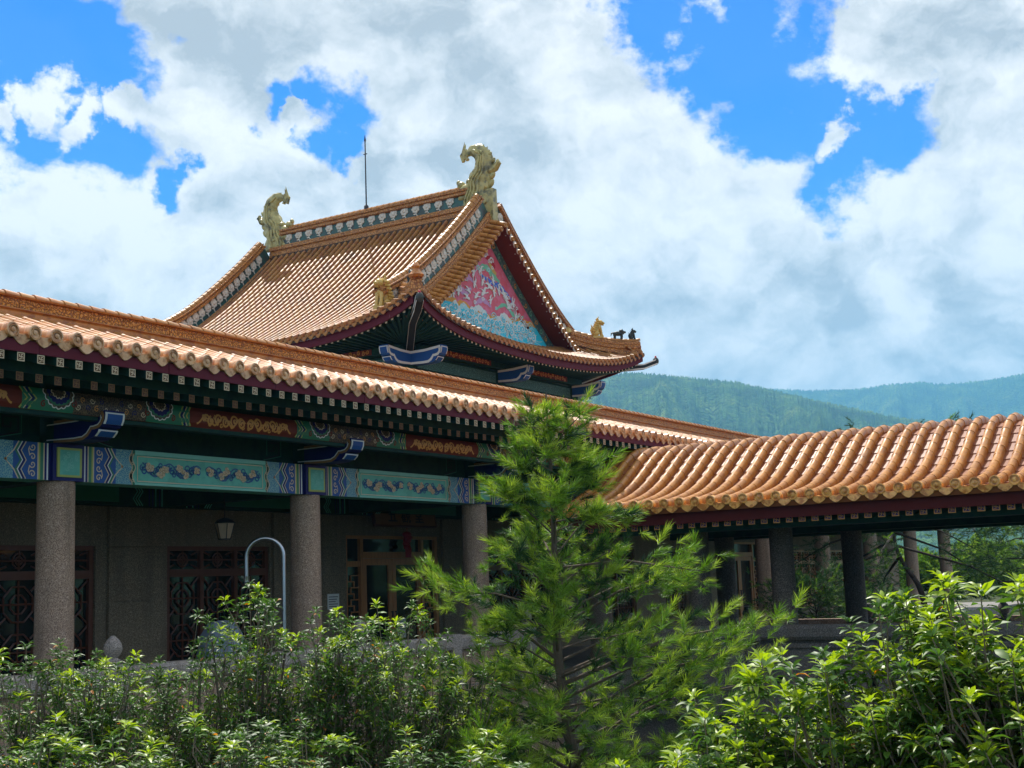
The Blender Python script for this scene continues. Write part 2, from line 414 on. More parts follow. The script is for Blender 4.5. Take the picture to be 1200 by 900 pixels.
# ------------------------------------------------------------------ mesh helpers
class MB:
    def __init__(s):
        s.v, s.f, s.m = [], [], []

    def add(s, vs, fs, m=0):
        o = len(s.v)
        s.v += [tuple(p) for p in vs]
        for f in fs:
            s.f.append(tuple(i + o for i in f))
            s.m.append(m)

    def box(s, x0, x1, y0, y1, z0, z1, m=0):
        s.add([(x0, y0, z0), (x1, y0, z0), (x1, y1, z0), (x0, y1, z0), (x0, y0, z1), (x1, y0, z1), (x1, y1, z1), (x0, y1, z1)],
              [(0, 3, 2, 1), (4, 5, 6, 7), (0, 1, 5, 4), (1, 2, 6, 5), (2, 3, 7, 6), (3, 0, 4, 7)], m)

    def prism(s, prof, axis, a0, a1, m=0, caps=True):
        """polygon prof (counter-clockwise 2-D) pushed along an axis: 'x' -> (y,z), 'y' -> (x,z), 'z' -> (x,y)"""
        n = len(prof)
        def P(p, a):
            return (a, p[0], p[1]) if axis == 'x' else ((p[0], a, p[1]) if axis == 'y' else (p[0], p[1], a))
        vs = [P(p, a0) for p in prof] + [P(p, a1) for p in prof]
        fs = [(i, (i + 1) % n, n + (i + 1) % n, n + i) for i in range(n)]
        if caps:
            fs += [tuple(range(n - 1, -1, -1)), tuple(range(n, 2 * n))]
        s.add(vs, fs, m)

    def lathe(s, prof, c=(0, 0, 0), n=16, m=0, axis='z'):
        vs, fs = [], []
        for r, h in prof:
            for k in range(n):
                a = 2 * PI * k / n
                if axis == 'z': p = (c[0] + r * math.cos(a), c[1] + r * math.sin(a), c[2] + h)
                elif axis == 'y': p = (c[0] + r * math.cos(a), c[1] + h, c[2] + r * math.sin(a))
                else: p = (c[0] + h, c[1] + r * math.cos(a), c[2] + r * math.sin(a))
                vs.append(p)
        for i in range(len(prof) - 1):
            for k in range(n):
                fs.append((i * n + k, i * n + (k + 1) % n, (i + 1) * n + (k + 1) % n, (i + 1) * n + k))
        fs.append(tuple(range(n - 1, -1, -1)))
        fs.append(tuple((len(prof) - 1) * n + k for k in range(n)))
        s.add(vs, fs, m)

    def tube(s, pts, rs, n=8, m=0):
        pts = [Vector(p) for p in pts]
        if not hasattr(rs, '__len__'): rs = [rs] * len(pts)
        vs, fs = [], []
        ref = Vector((0.31, 0.52, 0.79))
        for i, p in enumerate(pts):
            t = (pts[min(i + 1, len(pts) - 1)] - pts[max(i - 1, 0)])
            if t.length < 1e-9: t = Vector((0, 0, 1))
            t.normalize()
            a = t.cross(ref)
            if a.length < 1e-3: a = t.cross(Vector((1, 0, 0)))
            a.normalize()
            b = t.cross(a)
            for k in range(n):
                q = 2 * PI * k / n
                vs.append(p + rs[i] * (math.cos(q) * a + math.sin(q) * b))
        for i in range(len(pts) - 1):
            for k in range(n):
                fs.append((i * n + k, i * n + (k + 1) % n, (i + 1) * n + (k + 1) % n, (i + 1) * n + k))
        fs.append(tuple(range(n - 1, -1, -1)))
        fs.append(tuple((len(pts) - 1) * n + k for k in range(n)))
        s.add(vs, fs, m)

    def ell(s, c, r, m=0, n=10, k=6, rot=None):
        vs, fs = [], []
        for i in range(1, k):
            th = PI * i / k
            for j in range(n):
                ph = 2 * PI * j / n
                p = Vector((r[0] * math.sin(th) * math.cos(ph), r[1] * math.sin(th) * math.sin(ph), r[2] * math.cos(th)))
                if rot: p = rot @ p
                vs.append(Vector(c) + p)
        t = Vector((0, 0, r[2])); t = rot @ t if rot else t
        vs += [Vector(c) + t, Vector(c) - t]
        a, b = len(vs) - 2, len(vs) - 1
        for i in range(k - 2):
            for j in range(n):
                fs.append((i * n + j, (i + 1) * n + j, (i + 1) * n + (j + 1) % n, i * n + (j + 1) % n))
        for j in range(n):
            fs.append((a, j, (j + 1) % n))
            fs.append((b, (k - 2) * n + (j + 1) % n, (k - 2) * n + j))
        s.add(vs, fs, m)

    def sweep(s, path, side, sec, m=0, closed=True, caps=True, scales=None):
        """section points (a,b): a along side, b along the path normal (side x tangent)"""
        path = [Vector(p) for p in path]
        vs, fs = [], []
        n = len(sec)
        for i, p in enumerate(path):
            t = (path[min(i + 1, len(path) - 1)] - path[max(i - 1, 0)]).normalized()
            sd = Vector(side(i)) if callable(side) else Vector(side)
            nr = t.cross(sd)
            if nr.z < 0: nr = -nr
            nr.normalize()
            k = scales[i] if scales else 1.0
            for a, b in sec:
                vs.append(p + sd * a * k + nr * b * k)
        mm = n if closed else n - 1
        for i in range(len(path) - 1):
            for k in range(mm):
                fs.append((i * n + k, i * n + (k + 1) % n, (i + 1) * n + (k + 1) % n, (i + 1) * n + k))
        if caps and closed:
            fs.append(tuple(range(n)))
            fs.append(tuple((len(path) - 1) * n + k for k in range(n - 1, -1, -1)))
        s.add(vs, fs, m)

    def ribbon(s, pts, w, put, m=0, th=0.0):
        """flat painted line: pts 2-D, width w (number or list), put(a,b) -> 3-D"""
        n = len(pts)
        ws = w if hasattr(w, '__len__') else [w] * n
        vs = []
        for i in range(n):
            a = pts[max(i - 1, 0)]
            b = pts[min(i + 1, n - 1)]
            dx, dy = b[0] - a[0], b[1] - a[1]
            L = math.hypot(dx, dy) or 1.0
            nx, ny = -dy / L * ws[i] / 2, dx / L * ws[i] / 2
            vs += [put(pts[i][0] + nx, pts[i][1] + ny), put(pts[i][0] - nx, pts[i][1] - ny)]
        s.add(vs, [(2 * i, 2 * i + 1, 2 * i + 3, 2 * i + 2) for i in range(n - 1)], m)

    def poly(s, pts, put, m=0):
        s.add([put(a, b) for a, b in pts], [tuple(range(len(pts)))], m)

    def mesh(s, name, mats, smooth=True, angle=38):
        me = bpy.data.meshes.new(name)
        me.from_pydata(s.v, [], s.f)
        for k in (mats if isinstance(mats, (list, tuple)) else [mats]):
            me.materials.append(M[k])
        me.polygons.foreach_set('material_index', s.m)
        if smooth:
            me.polygons.foreach_set('use_smooth', [True] * len(me.polygons))
            me.set_sharp_from_angle(angle=rad(angle))
        me.update()
        return me


def link(name, me, parent=None, loc=(0, 0, 0), rot=None, kind=None):
    o = bpy.data.objects.new(name, me)
    COL.objects.link(o)
    if parent is not None:
        o.parent = parent
        if parent.type == 'EMPTY' and parent.parent is None:      # children of a building keep world coordinates
            o.matrix_parent_inverse = Matrix.Translation(-parent.location)
    o.location = loc
    if rot is not None:
        o.rotation_euler = rot
    if kind: o['kind'] = kind
    return o


def part(name, mb, mats, parent=None, loc=(0, 0, 0), rot=None, kind=None, smooth=True, angle=38):
    return link(name, mb.mesh(name, mats, smooth, angle), parent, loc, rot, kind)


def thing(name, label, cat, loc=(0, 0, 0), group=None, kind=None):
    o = bpy.data.objects.new(name, None)
    COL.objects.link(o)
    o.location = loc
    o['label'] = label
    o['category'] = cat
    if group: o['group'] = group
    if kind: o['kind'] = kind
    return o


def tag(o, label, cat, group=None):
    o['label'] = label
    o['category'] = cat
    if group: o['group'] = group
    return o


def np_mesh(name, V, polys, matidx, mats, smooth=False):
    """V (N,3) array, polys (F,k) array of one polygon size, or a list of such arrays"""
    me = bpy.data.meshes.new(name)
    if not isinstance(polys, list): polys = [polys]; matidx = [matidx]
    nv = len(V)
    me.vertices.add(nv)
    me.vertices.foreach_set('co', np.ascontiguousarray(V, np.float32).ravel())
    loops = np.concatenate([p.ravel() for p in polys]).astype(np.int32)
    tot = np.concatenate([np.full(len(p), p.shape[1], np.int32) for p in polys])
    start = np.concatenate([[0], np.cumsum(tot)[:-1]]).astype(np.int32)
    me.loops.add(len(loops))
    me.loops.foreach_set('vertex_index', loops)
    me.polygons.add(len(tot))
    me.polygons.foreach_set('loop_start', start)
    me.polygons.foreach_set('loop_total', tot)
    mi = np.concatenate([np.broadcast_to(np.asarray(a, np.int32), (len(p),)) for a, p in zip(matidx, polys)]).astype(np.int32)
    for k in mats: me.materials.append(M[k])
    me.polygons.foreach_set('material_index', mi)
    if smooth:
        me.polygons.foreach_set('use_smooth', np.ones(len(tot), bool))
    me.update(calc_edges=True)
    me.validate()
    return me


def spiral(cx, cy, r, turns=1.3, a0=0.0, sgn=1, n=14, r0=0.15):
    out = []
    for i in range(n + 1):
        t = i / n
        rr = r * (1 - (1 - r0) * t)
        a = a0 + sgn * turns * 2 * PI * t
        out.append((cx + rr * math.cos(a), cy + rr * math.sin(a)))
    return out

# ------------------------------------------------------------------ ground and terraces
g = MB()
N = 48
ring = [0.0, 12, 30, 60, 120, 300, 800, 2000, 7000]
vs = [(0, 0, -1.6)]
for r_ in ring[1:]:
    for k in range(N):
        a = 2 * PI * k / N
        vs.append((r_ * math.cos(a), r_ * math.sin(a), -1.6 if r_ < 500 else -1.6 - 0.0 * r_))
fs = [(0, 1 + k, 1 + (k + 1) % N) for k in range(N)]
for i in range(len(ring) - 2):
    o = 1 + i * N
    for k in range(N):
        fs.append((o + k, o + N + k, o + N + (k + 1) % N, o + (k + 1) % N))
g.add(vs, fs)
part('ground', g, 'soil', kind='structure', smooth=False)
t_ = MB()
t_.box(-6, 70, 13.75, 46, -1.6, 0.0)
part('gallery_terrace', t_, 'paving', kind='structure', smooth=False)
t_ = MB()
t_.box(24.0, 29.9, -14, 13.75, -1.6, 0.0)
part('walkway_terrace', t_, 'paving', kind='structure', smooth=False)
t_ = MB()
t_.box(29.9, 70, 8.5, 13.75, -1.6, -0.35)
part('courtyard_ground', t_, 'soil', kind='structure', smooth=False)

# ------------------------------------------------------------------ long gallery
COLX = [12.14 + 5.128 * k for k in range(-1, 10)]
gal = thing('long_gallery', 'long gallery with granite columns, painted teal beams and a low orange tiled roof', 'gallery', (27.0, 16.7, 0.0))
XA, XB = 8.2, 47.0


def galz(y):
    """tile bed height across the gallery roof"""
    d = y - 13.0 if y <= 16.75 else 20.5 - y
    t = max(0.0, min(1.0, d / 3.75))
    return 4.815 + 1.12 * (0.72 * t + 0.28 * t * t)


# columns
cm = MB()
cm.lathe([(0.31, 0.0), (0.31, 0.10), (0.285, 0.14), (0.262, 0.17), (0.258, 1.5), (0.25, 3.356)], n=28)
cme = cm.mesh('column', 'granite')
for x in COLX:
    link('column', cme, gal, (x, 15.0, 0.0))

# painted beams along the front, one per bay
BY = 14.80
put_b = lambda s, h: (s, BY - 0.004, 3.354 + h)
put_b2 = lambda s, h: (s, BY - 0.007, 3.354 + h)
L_ = 5.128
BM = ['teal', 'teal_lt', 'blue', 'navy', 'white', 'cream', 'green', 'ygreen', 'mottle', 'black', 'gold', 'tan', 'vine']
bi = {k: i for i, k in enumerate(BM)}


def beam_end(mb, f):
    """decoration of one beam end, s counted from the column axis; f mirrors it"""
    P = lambda s, h: put_b(f(s), h)
    P2 = lambda s, h: put_b2(f(s), h)
    V = lambda s0, s1, k, p=P: mb.add([p(s0, 0.0), p(s1, 0.0), p(s1, 0.496), p(s0, 0.496)], [(0, 1, 2, 3)], bi[k])
    V(0.26, 0.30, 'navy'); V(0.30, 0.325, 'white'); V(0.325, 0.36, 'navy'); V(0.36, 0.38, 'cream'); V(0.38, 0.43, 'green')
    V(0.43, 0.455, 'ygreen'); V(0.455, 0.475, 'cream')
    V(0.475, 0.86, 'blue'); V(0.86, 1.17, 'mottle')
    # stacked scrolls
    for hc, sg in ((0.43, -1), (0.30, 1), (0.20, -1), (0.07, 1)):
        pts = spiral(0.555, hc, 0.052, 1.15, PI * 0.1 * sg, sg, 16, 0.12)
        mb.ribbon(pts, 0.016, P2, bi['cream'])
    mb.ribbon([(0.60, 0.44), (0.62, 0.40), (0.605, 0.33)], 0.014, P2, bi['cream'])
    mb.ribbon([(0.60, 0.06), (0.62, 0.10), (0.605, 0.17)], 0.014, P2, bi['cream'])
    zz = [(0.66, 0.496), (0.735, 0.375), (0.655, 0.25), (0.735, 0.125), (0.66, 0.0)]
    for off, k, w in ((0.0, 'cream', 0.016), (0.028, 'navy', 0.03), (0.058, 'white', 0.016), (0.085, 'green', 0.03)):
        mb.ribbon([(a + off, b) for a, b in zz], w, P2, bi[k])
    mb.ribbon([(0.775, 0.496), (0.85, 0.375), (0.985, 0.25), (0.85, 0.125), (0.775, 0.0)], 0.018, P2, bi['cream'])
    mb.poly([(0.975 + 0.02 * math.cos(a * PI / 4), 0.25 + 0.02 * math.sin(a * PI / 4)) for a in range(8)][::1], lambda a, b: put_b2(f(a), b - 0.0), bi['gold'])
    wav = [(1.16 + 0.028 * math.cos(h * 4 * PI / 0.496), h) for h in np.linspace(0, 0.496, 25)]
    mb.ribbon(wav, 0.05, P, bi['green'])
    P3 = lambda s, h: (f(s), BY - 0.0095, 3.354 + h)
    mb.ribbon([(a - 0.028, b) for a, b in wav], 0.014, P3, bi['cream'])
    mb.ribbon([(a + 0.028, b) for a, b in wav], 0.014, P3, bi['cream'])
    for k in range(4):
        mb.ribbon(spiral(1.16, 0.062 + 0.124 * k, 0.026, 1.0, k * PI, 1 if k % 2 else -1, 10, 0.2), 0.011, P3, bi['cream'])


def flower(mb, s, h, r, P, k1, k2, seed):
    rg = random.Random(seed)
    for j in range(5):
        a = 2 * PI * j / 5 + 1.2 * rg.random()
        c = (s + 0.55 * r * math.cos(a), h + 0.55 * r * math.sin(a))
        mb.poly([(c[0] + r * 0.5 * math.cos(q) * (1 + 0.25 * rg.random()), c[1] + r * 0.42 * math.sin(q)) for q in np.linspace(0, 2 * PI, 8)[:-1]], lambda x, y: P(x, y, 0.0012 * j), bi[k1])
        mb.ribbon(spiral(c[0], c[1], r * 0.42, 0.8, a, 1, 7, 0.3), r * 0.07, lambda x, y: P(x, y, 0.009), bi[k2])


def make_beam():
    b = MB()
    s0, s1 = 0.001, L_ - 0.001
    b.box(s0, s1, BY, 15.20, 3.354, 3.85, bi['teal'])
    b.box(1.20, L_ - 1.20, BY - 0.022, BY, 3.354, 3.385, bi['teal_lt'])
    b.box(1.20, L_ - 1.20, BY - 0.022, BY, 3.79, 3.852, bi['teal_lt'])
    beam_end(b, lambda s: s)
    beam_end(b, lambda s: L_ - s)
    P = lambda s, h, e=0.0: (s, BY - 0.005 - e, 3.354 + h)
    # thin inner border of the picture field
    for h in (0.055, 0.415):
        b.ribbon([(1.26, h), (L_ - 1.26, h)], 0.014, lambda x, y: P(x, y), bi['cream'])
    for s in (1.26, L_ - 1.26):
        b.ribbon([(s, 0.055), (s, 0.415)], 0.012, lambda x, y: P(x, y, 0.002), bi['cream'])
    # vine with curls and pale blossoms
    rg = random.Random(5)
    mid, half = L_ / 2, L_ / 2 - 1.40
    for sg in (-1, 1):
        vine = []
        for i in range(49):
            u = i / 48
            vine.append((mid + sg * (0.05 + u * half), 0.235 + 0.10 * math.sin(u * 4.2 * PI + 0.6)))
        b.ribbon(vine, 0.024, lambda x, y: P(x, y, 0.001), bi['vine'])
        for i in range(26):
            u = (i + 0.4) / 26
            s = mid + sg * (0.05 + u * half)
            h = 0.235 + 0.10 * math.sin(u * 4.2 * PI + 0.6)
            dn = -1 if h > 0.235 else 1
            r = 0.045 + 0.025 * rg.random()
            b.ribbon(spiral(s + 0.03 * sg, h + dn * 0.065, r, 1.25, -dn * PI / 2, dn * sg, 13, 0.15), 0.022, lambda x, y: P(x, y, 0.002), bi['vine' if i % 3 else 'blue'])
        for u, hh in ((0.12, 0.26), (0.33, 0.20), (0.42, 0.28), (0.66, 0.25), (0.74, 0.19), (0.92, 0.27)):
            flower(b, mid + sg * u * half, hh, 0.062 + 0.02 * rg.random(), lambda x, y, e=0: P(x, y, 0.004 + e), 'cream', 'tan', int(u * 100) + sg)
    return b.mesh('painted_beam', BM, smooth=False)


beam_me = make_beam()
# head of each column in the beam line
hb = MB()
hb.box(-0.26, 0.26, BY - 0.055, 15.22, 3.352, 3.853, 2)
hb.box(-0.205, 0.205, BY - 0.075, BY - 0.055, 3.40, 3.80, 1)
hb.box(-0.165, 0.165, BY - 0.079, BY - 0.0755, 3.43, 3.77, 0)
rg = random.Random(2)
for k in range(16):
    hb.ribbon(spiral(rg.uniform(-.12, .12), rg.uniform(3.48, 3.72), 0.035, 1.1, rg.random() * 6, 1, 9), 0.008, lambda a, c: (a, BY - 0.0825, c), 3)
head_me = hb.mesh('beam_head', ['teal', 'ygreen', 'navy', 'teal_lt'], smooth=False)
for x in COLX:
    link('painted_beam', beam_me, gal, (x, 0, 0))
    link('beam_head', head_me, gal, (x, 0, 0))

# cloud-shaped bracket arms over every column
br_prof = [(15.0, 3.868), (14.42, 3.856), (14.25, 3.862), (14.165, 3.90), (14.11, 3.955), (14.085, 3.985), (14.02, 3.99), (13.93, 4.005), (13.885, 4.04), (13.852, 4.10),
           (13.842, 4.16), (13.848, 4.222), (14.0, 4.205), (14.4, 4.175), (15.0, 4.170)]
low_prof = [(15.0, 3.868), (14.42, 3.856), (14.16, 3.862), (14.05, 3.895), (13.99, 3.945), (13.97, 3.985), (14.6, 4.0), (15.0, 4.0)]


def bracket_mesh():
    b = MB()
    w = 0.165
    b.prism(br_prof[::-1], 'x', -w, w, 0)
    b.prism([(y, z) for y, z in low_prof][::-1], 'x', -w + 0.004, w - 0.004, 0)
    # outlines on both cheeks
    for sx in (-1, 1):
        put = lambda a, c, e=0.003: (sx * (w + e), a, c)
        edge = br_prof[1:14]
        ins = [(a + 0.0, c) for a, c in edge]
        b.ribbon([(15.0, 3.90)] + [(a + 0.02, c + 0.022) for a, c in edge[:5]] + [(a + 0.03, c + 0.015) for a, c in edge[5:9]] + [(13.885, 4.11), (13.878, 4.16), (13.885, 4.188), (14.0, 4.178), (14.4, 4.148), (15.0, 4.143)], 0.05, put, 1)
        put2 = lambda a, c: put(a, c, 0.006)
        b.ribbon([(15.0, 3.915)] + [(a + 0.035, c + 0.042) for a, c in edge[:5]] + [(a + 0.05, c + 0.035) for a, c in edge[5:9]] + [(13.925, 4.12), (13.92, 4.15), (13.93, 4.165), (14.02, 4.155), (14.4, 4.125), (15.0, 4.12)], 0.017, put2, 2)
    # end faces: border and blue field follow the curved nose
    for seq, inset in (([(13.842, 4.195), (13.838, 4.16), (13.848, 4.10), (13.880, 4.04)], 0), ([(13.966, 3.975), (13.985, 3.94), (14.045, 3.89)], 1)):
        for x0, x1, k, e in ((-w, w, 2, 0.004), (-w + 0.035, w - 0.035, 3, 0.008)):
            q = seq if e == 0.004 else [seq[0][:1] + (seq[0][1] - 0.02,)] + list(seq[1:])
            vs, fs = [], []
            for y, z in q:
                vs += [(x0, y - e, z), (x1, y - e, z)]
            for i in range(len(q) - 1): fs.append((2 * i, 2 * i + 1, 2 * i + 3, 2 * i + 2))
            b.add(vs, fs, k)
    return b.mesh('bracket_arm', ['navy', 'tan', 'white', 'blue'], smooth=False)


brm = bracket_mesh()
for x in COLX:
    link('bracket_arm', brm, gal, (x, 0, 0))

# purlin resting on the bracket tips: painted panels and half rosettes
PU = ['red', 'gold', 'green', 'cream', 'navy', 'mottle_dk', 'dgreen', 'white', 'ygreen', 'black']
pi_ = {k: i for i, k in enumerate(PU)}
PY = 13.93


def purlin_mesh():
    b = MB()
    prof = [(PY + 0.26, 4.14), (PY + 0.26, 4.42), (PY + 0.03, 4.42), (PY - 0.01, 4.36), (PY - 0.02, 4.28), (PY - 0.01, 4.20), (PY + 0.03, 4.14)]
    b.prism(prof, 'x', 0.001, L_ - 0.001, pi_['red'])
    def py(h):                                # front of the rounded purlin
        t = (h - 0.14) / 0.15
        return PY - 0.021 + 0.036 * t * t
    def P(s, h, e=0.0): return (s, py(h) - 0.004 - e, 4.14 + h)
    def rect(s0, s1, k, e=0.0):
        hs = (0.0, 0.05, 0.10, 0.15, 0.20, 0.25, 0.28)
        vs = []
        for h in hs: vs += [P(s0, h, e), P(s1, h, e)]
        b.add(vs, [(2 * i, 2 * i + 1, 2 * i + 3, 2 * i + 2) for i in range(6)], pi_[k])
    mid = L_ / 2
    rect(0.001, 0.62, 'mottle_dk'); rect(L_ - 0.62, L_ - 0.001, 'mottle_dk')
    rect(0.62, 1.42, 'green'); rect(L_ - 1.42, L_ - 0.62, 'green')
    for f in (lambda s: s, lambda s: L_ - s):
        Q = lambda a, c: P(f(a), c, 0.003)
        Q2 = lambda a, c: P(f(a), c, 0.006)
        # half rosette hanging from the top edge
        cx = 0.86
        for r_, k, n in ((0.235, 'white', 9), (0.17, 'navy', 8), (0.105, 'cream', 6)):
            pts = []
            for i in range(n * 5 + 1):
                a = PI + PI * i / (n * 5)
                rr = r_ + 0.02 * abs(math.sin(a * n)) - 0.01
                pts.append((cx + rr * math.cos(a), 0.28 + rr * math.sin(a)))
            b.poly([(x_, h_ + 0.0) for x_, h_ in pts], Q if k == 'white' else (lambda a, c, k=k: P(f(a), c, 0.0045 if k == 'navy' else 0.006)), pi_['mottle_dk' if k == 'white' else ('navy' if k == 'navy' else 'mottle_dk')])
            b.ribbon(pts, 0.015, lambda a, c: P(f(a), c, 0.008), pi_[k])
        # chevrons beside the red field
        for o_, k, w in ((0.0, 'ygreen', 0.022), (0.04, 'navy', 0.035), (0.075, 'cream', 0.016), (0.105, 'green', 0.03), (0.14, 'ygreen', 0.025)):
            b.ribbon([(1.21 + o_ + 0.10, 0.275), (1.21 + o_, 0.14), (1.21 + o_ + 0.10, 0.005)], w, Q2, pi_[k])
        for q in range(7):
            b.ribbon(spiral(0.10 + 0.075 * q, 0.09 + 0.10 * (q % 2), 0.045, 1.2, q, 1 if q % 2 else -1, 10), 0.012, Q2, pi_['cream' if q % 3 == 0 else ('navy' if q % 3 == 1 else 'gold')])
        b.ribbon(spiral(0.63, 0.12, 0.05, 1.2, 2, 1, 10), 0.02, Q2, pi_['red'])
        b.ribbon(spiral(1.10, 0.08, 0.045, 1.2, 2, -1, 10), 0.02, Q2, pi_['red'])
    # golden scrollwork in the middle
    for sg in (-1, 1):
        for j, (u, r_) in enumerate(((0.09, 0.075), (0.26, 0.095), (0.45, 0.08), (0.62, 0.085), (0.79, 0.07), (0.93, 0.045))):
            up_ = 1 if j % 2 else -1
            b.ribbon(spiral(mid + sg * u * 0.92, 0.125 + 0.02 * up_, r_, 1.45, -PI / 2 * up_, up_ * sg, 18, 0.1), 0.032, lambda a, c: P(a, min(max(c, 0.01), 0.265), 0.003), pi_['gold'])
        vine = [(mid + sg * (0.02 + 0.98 * i / 30), 0.12 + 0.07 * math.sin(i / 30 * 5.5 * PI)) for i in range(31)]
        b.ribbon(vine, 0.028, lambda a, c: P(a, c, 0.002), pi_['gold'])
        for j in range(12):
            u = 0.06 + 0.075 * j
            b.ribbon(spiral(mid + sg * u, 0.06 + 0.10 * ((j * 7) % 3) / 2, 0.035, 1.1, j, 1 if j % 2 else -1, 9), 0.020, lambda a, c: P(a, c, 0.0035), pi_['gold'])
    return b.mesh('painted_purlin', PU, smooth=False)


pum = purlin_mesh()
for x in COLX:
    link('painted_purlin', pum, gal, (x, 0, 0))

# dark boards above the beam, with fret outlines near the columns
bd = MB()
bd.box(0.27, L_ - 0.27, 15.02, 15.10, 3.85, 5.1, 0)
for f in (lambda s: s, lambda s: L_ - s):
    put = lambda a, c: (f(a), 15.016, c)
    bd.ribbon([(0.95, 3.92), (0.62, 4.0), (0.62, 4.2), (0.86, 4.2), (0.86, 4.06), (0.74, 4.06), (0.74, 4.13)], 0.03, put, 1)
    bd.ribbon([(0.99, 3.90), (0.57, 3.985), (0.57, 4.24), (0.91, 4.24), (0.91, 3.98)], 0.014, put, 2)
bdm = bd.mesh('upper_board', ['dgreen', 'black', 'green'], smooth=False)
pk = MB()
pk.box(-0.17, 0.17, 14.86, 15.2, 3.853, 4.9, 0)
pkm = pk.mesh('short_post', ['dgreen'], smooth=False)
mo = MB()
mo.box(0.18, L_ - 0.18, 13.96, 14.12, 4.085, 4.138, 0)
mom = mo.mesh('purlin_moulding', ['dgreen'], smooth=False)
for x in COLX:
    link('upper_board', bdm, gal, (x, 0, 0))
    link('short_post', pkm, gal, (x, 0, 0))
    link('purlin_moulding', mom, gal, (x, 0, 0))

# ceiling, cross beams and painted inner beam
ce = MB()
ce.box(COLX[0], COLX[-1] + 5, 15.2, 18.4, 4.0, 4.06)
part('ceiling', ce, 'dgreen', gal, smooth=False)
cb = MB()
cb.box(-0.15, 0.15, 15.205, 18.1, 3.36, 3.80)
cbm = cb.mesh('cross_beam', ['dgreen'], smooth=False)
ib = MB()
ib.box(0.001, L_ - 0.001, 18.1, 18.395, 3.345, 3.85, 0)
put = lambda a, c: (a, 18.096, c)
for s in (0.3, 0.36, 0.45, 0.52, 0.6):
    for q in (s, L_ - s):
        ib.ribbon([(q, 3.345), (q, 3.85)], 0.03, put, 2 if s in (0.3, 0.45) else 1)
for o_ in (0, 0.06, 0.12):
    for f in (lambda s: s, lambda s: L_ - s):
        ib.ribbon([(f(0.75 + o_), 3.35), (f(0.85 + o_), 3.47), (f(0.75 + o_), 3.6), (f(0.85 + o_), 3.72), (f(0.75 + o_), 3.845)], 0.025, put, 2)
ib.box(1.3, L_ - 1.3, 18.085, 18.1, 3.40, 3.80, 3)
ibm = ib.mesh('inner_beam', ['dgreen', 'navy', 'teal', 'green'], smooth=False)
for x in COLX:
    link('cross_beam', cbm, gal, (x, 0, 0))
    link('inner_beam', ibm, gal, (x, 0, 0))

# fascia and soffit
fa = MB()
nx = 60.0
xs = XA
k = 0
while xs < XB:
    fa.box(xs + 0.003, xs + 2.05, 13.004 + 0.003 * (k % 2), 13.055, 4.648, 4.79)
    xs += 2.055
    k += 1
part('fascia_board', fa, 'fascia', gal, smooth=False)
so = MB()
so.prism([(13.055, 4.690), (13.055, 4.715), (15.05, 5.26), (15.05, 5.235)][::-1], 'x', XA, XB)
so.prism([(13.41, 4.49), (13.41, 4.62), (13.44, 4.62), (13.44, 4.49)][::-1], 'x', XA, XB)
part('soffit', so, 'dgreen', gal, smooth=False)


# rafters with a fret mark on every end
def rafter(y0, z0, y1, z1, w, hot):
    b = MB()
    h = w / 2
    b.add([(-h, y0, z0 - h), (h, y0, z0 - h), (h, y0, z0 + h), (-h, y0, z0 + h), (-h, y1, z1 - h), (h, y1, z1 - h), (h, y1, z1 + h), (-h, y1, z1 + h)],
          [(4, 7, 6, 5), (0, 4, 5, 1), (1, 5, 6, 2), (2, 6, 7, 3), (3, 7, 4, 0)], 0)
    b.add([(-h, y0, z0 - h), (h, y0, z0 - h), (h, y0, z0 + h), (-h, y0, z0 + h)], [(0, 1, 2, 3)], 1)
    q = h * 0.76
    b.add([(-q, y0 - 0.002, z0 - q), (q, y0 - 0.002, z0 - q), (q, y0 - 0.002, z0 + q), (-q, y0 - 0.002, z0 + q)], [(0, 1, 2, 3)], 2)
    u = h * 0.50
    put = lambda a, c: (a, y0 - 0.004, z0 + c)
    wv = h * 0.2
    b.ribbon([(-u, u), (-u, 0), (u, 0), (u, -u)], wv, put, 3)
    put = lambda a, c: (a, y0 - 0.005, z0 + c)
    b.ribbon([(u, u), (0, u), (0, -u), (-u, -u)], wv, put, 3)
    b.ribbon([(-u, u), (-u, 0)], wv, put, 3)
    return b


r1 = rafter(13.016, 4.590, 14.6, 5.00, 0.104, True).mesh('flying_rafter', ['dgreen', 'cream', 'brown_end', 'cream'], smooth=False)
r2 = rafter(13.40, 4.435, 15.02, 4.90, 0.106, False).mesh('eave_rafter', ['dgreen', 'tan', 'wood_dk', 'tan'], smooth=False)  # lower row in dimmer paints: eave shade put into the colour
nr = int((XB - XA) / 0.2815)
for k in range(nr):
    x = 10.006 - 0.2815 * 6 + 0.2815 * k
    link('flying_rafter', r1, gal, (x, 0, 0))
    link('eave_rafter', r2, gal, (x, 0, 0))

# roof: pan bed, barrel rows, round end tiles and drip tiles
PIT = 0.3115


ys = np.linspace(13.0, 20.5, 31)
pb = MB()
prof = []
for i, y in enumerate(ys[:-1]):
    up_ = 0.016 if y < 16.7 else 0.0
    dn_ = 0.016 if y >= 16.7 else 0.0
    prof.append((y, galz(y) + up_))
    prof.append((ys[i + 1] - 0.002, galz(ys[i + 1]) + dn_ * 0))
lower = [(20.5, galz(20.5) - 0.12), (16.75, galz(16.75) - 0.14), (13.25, galz(13.25) - 0.06), (13.0, galz(13.0) - 0.012)]
pb.prism((prof + lower)[::-1], 'x', XA - 0.1, 60.0)
part('pan_tiles', pb, 'pan', gal, kind='stuff', smooth=False)


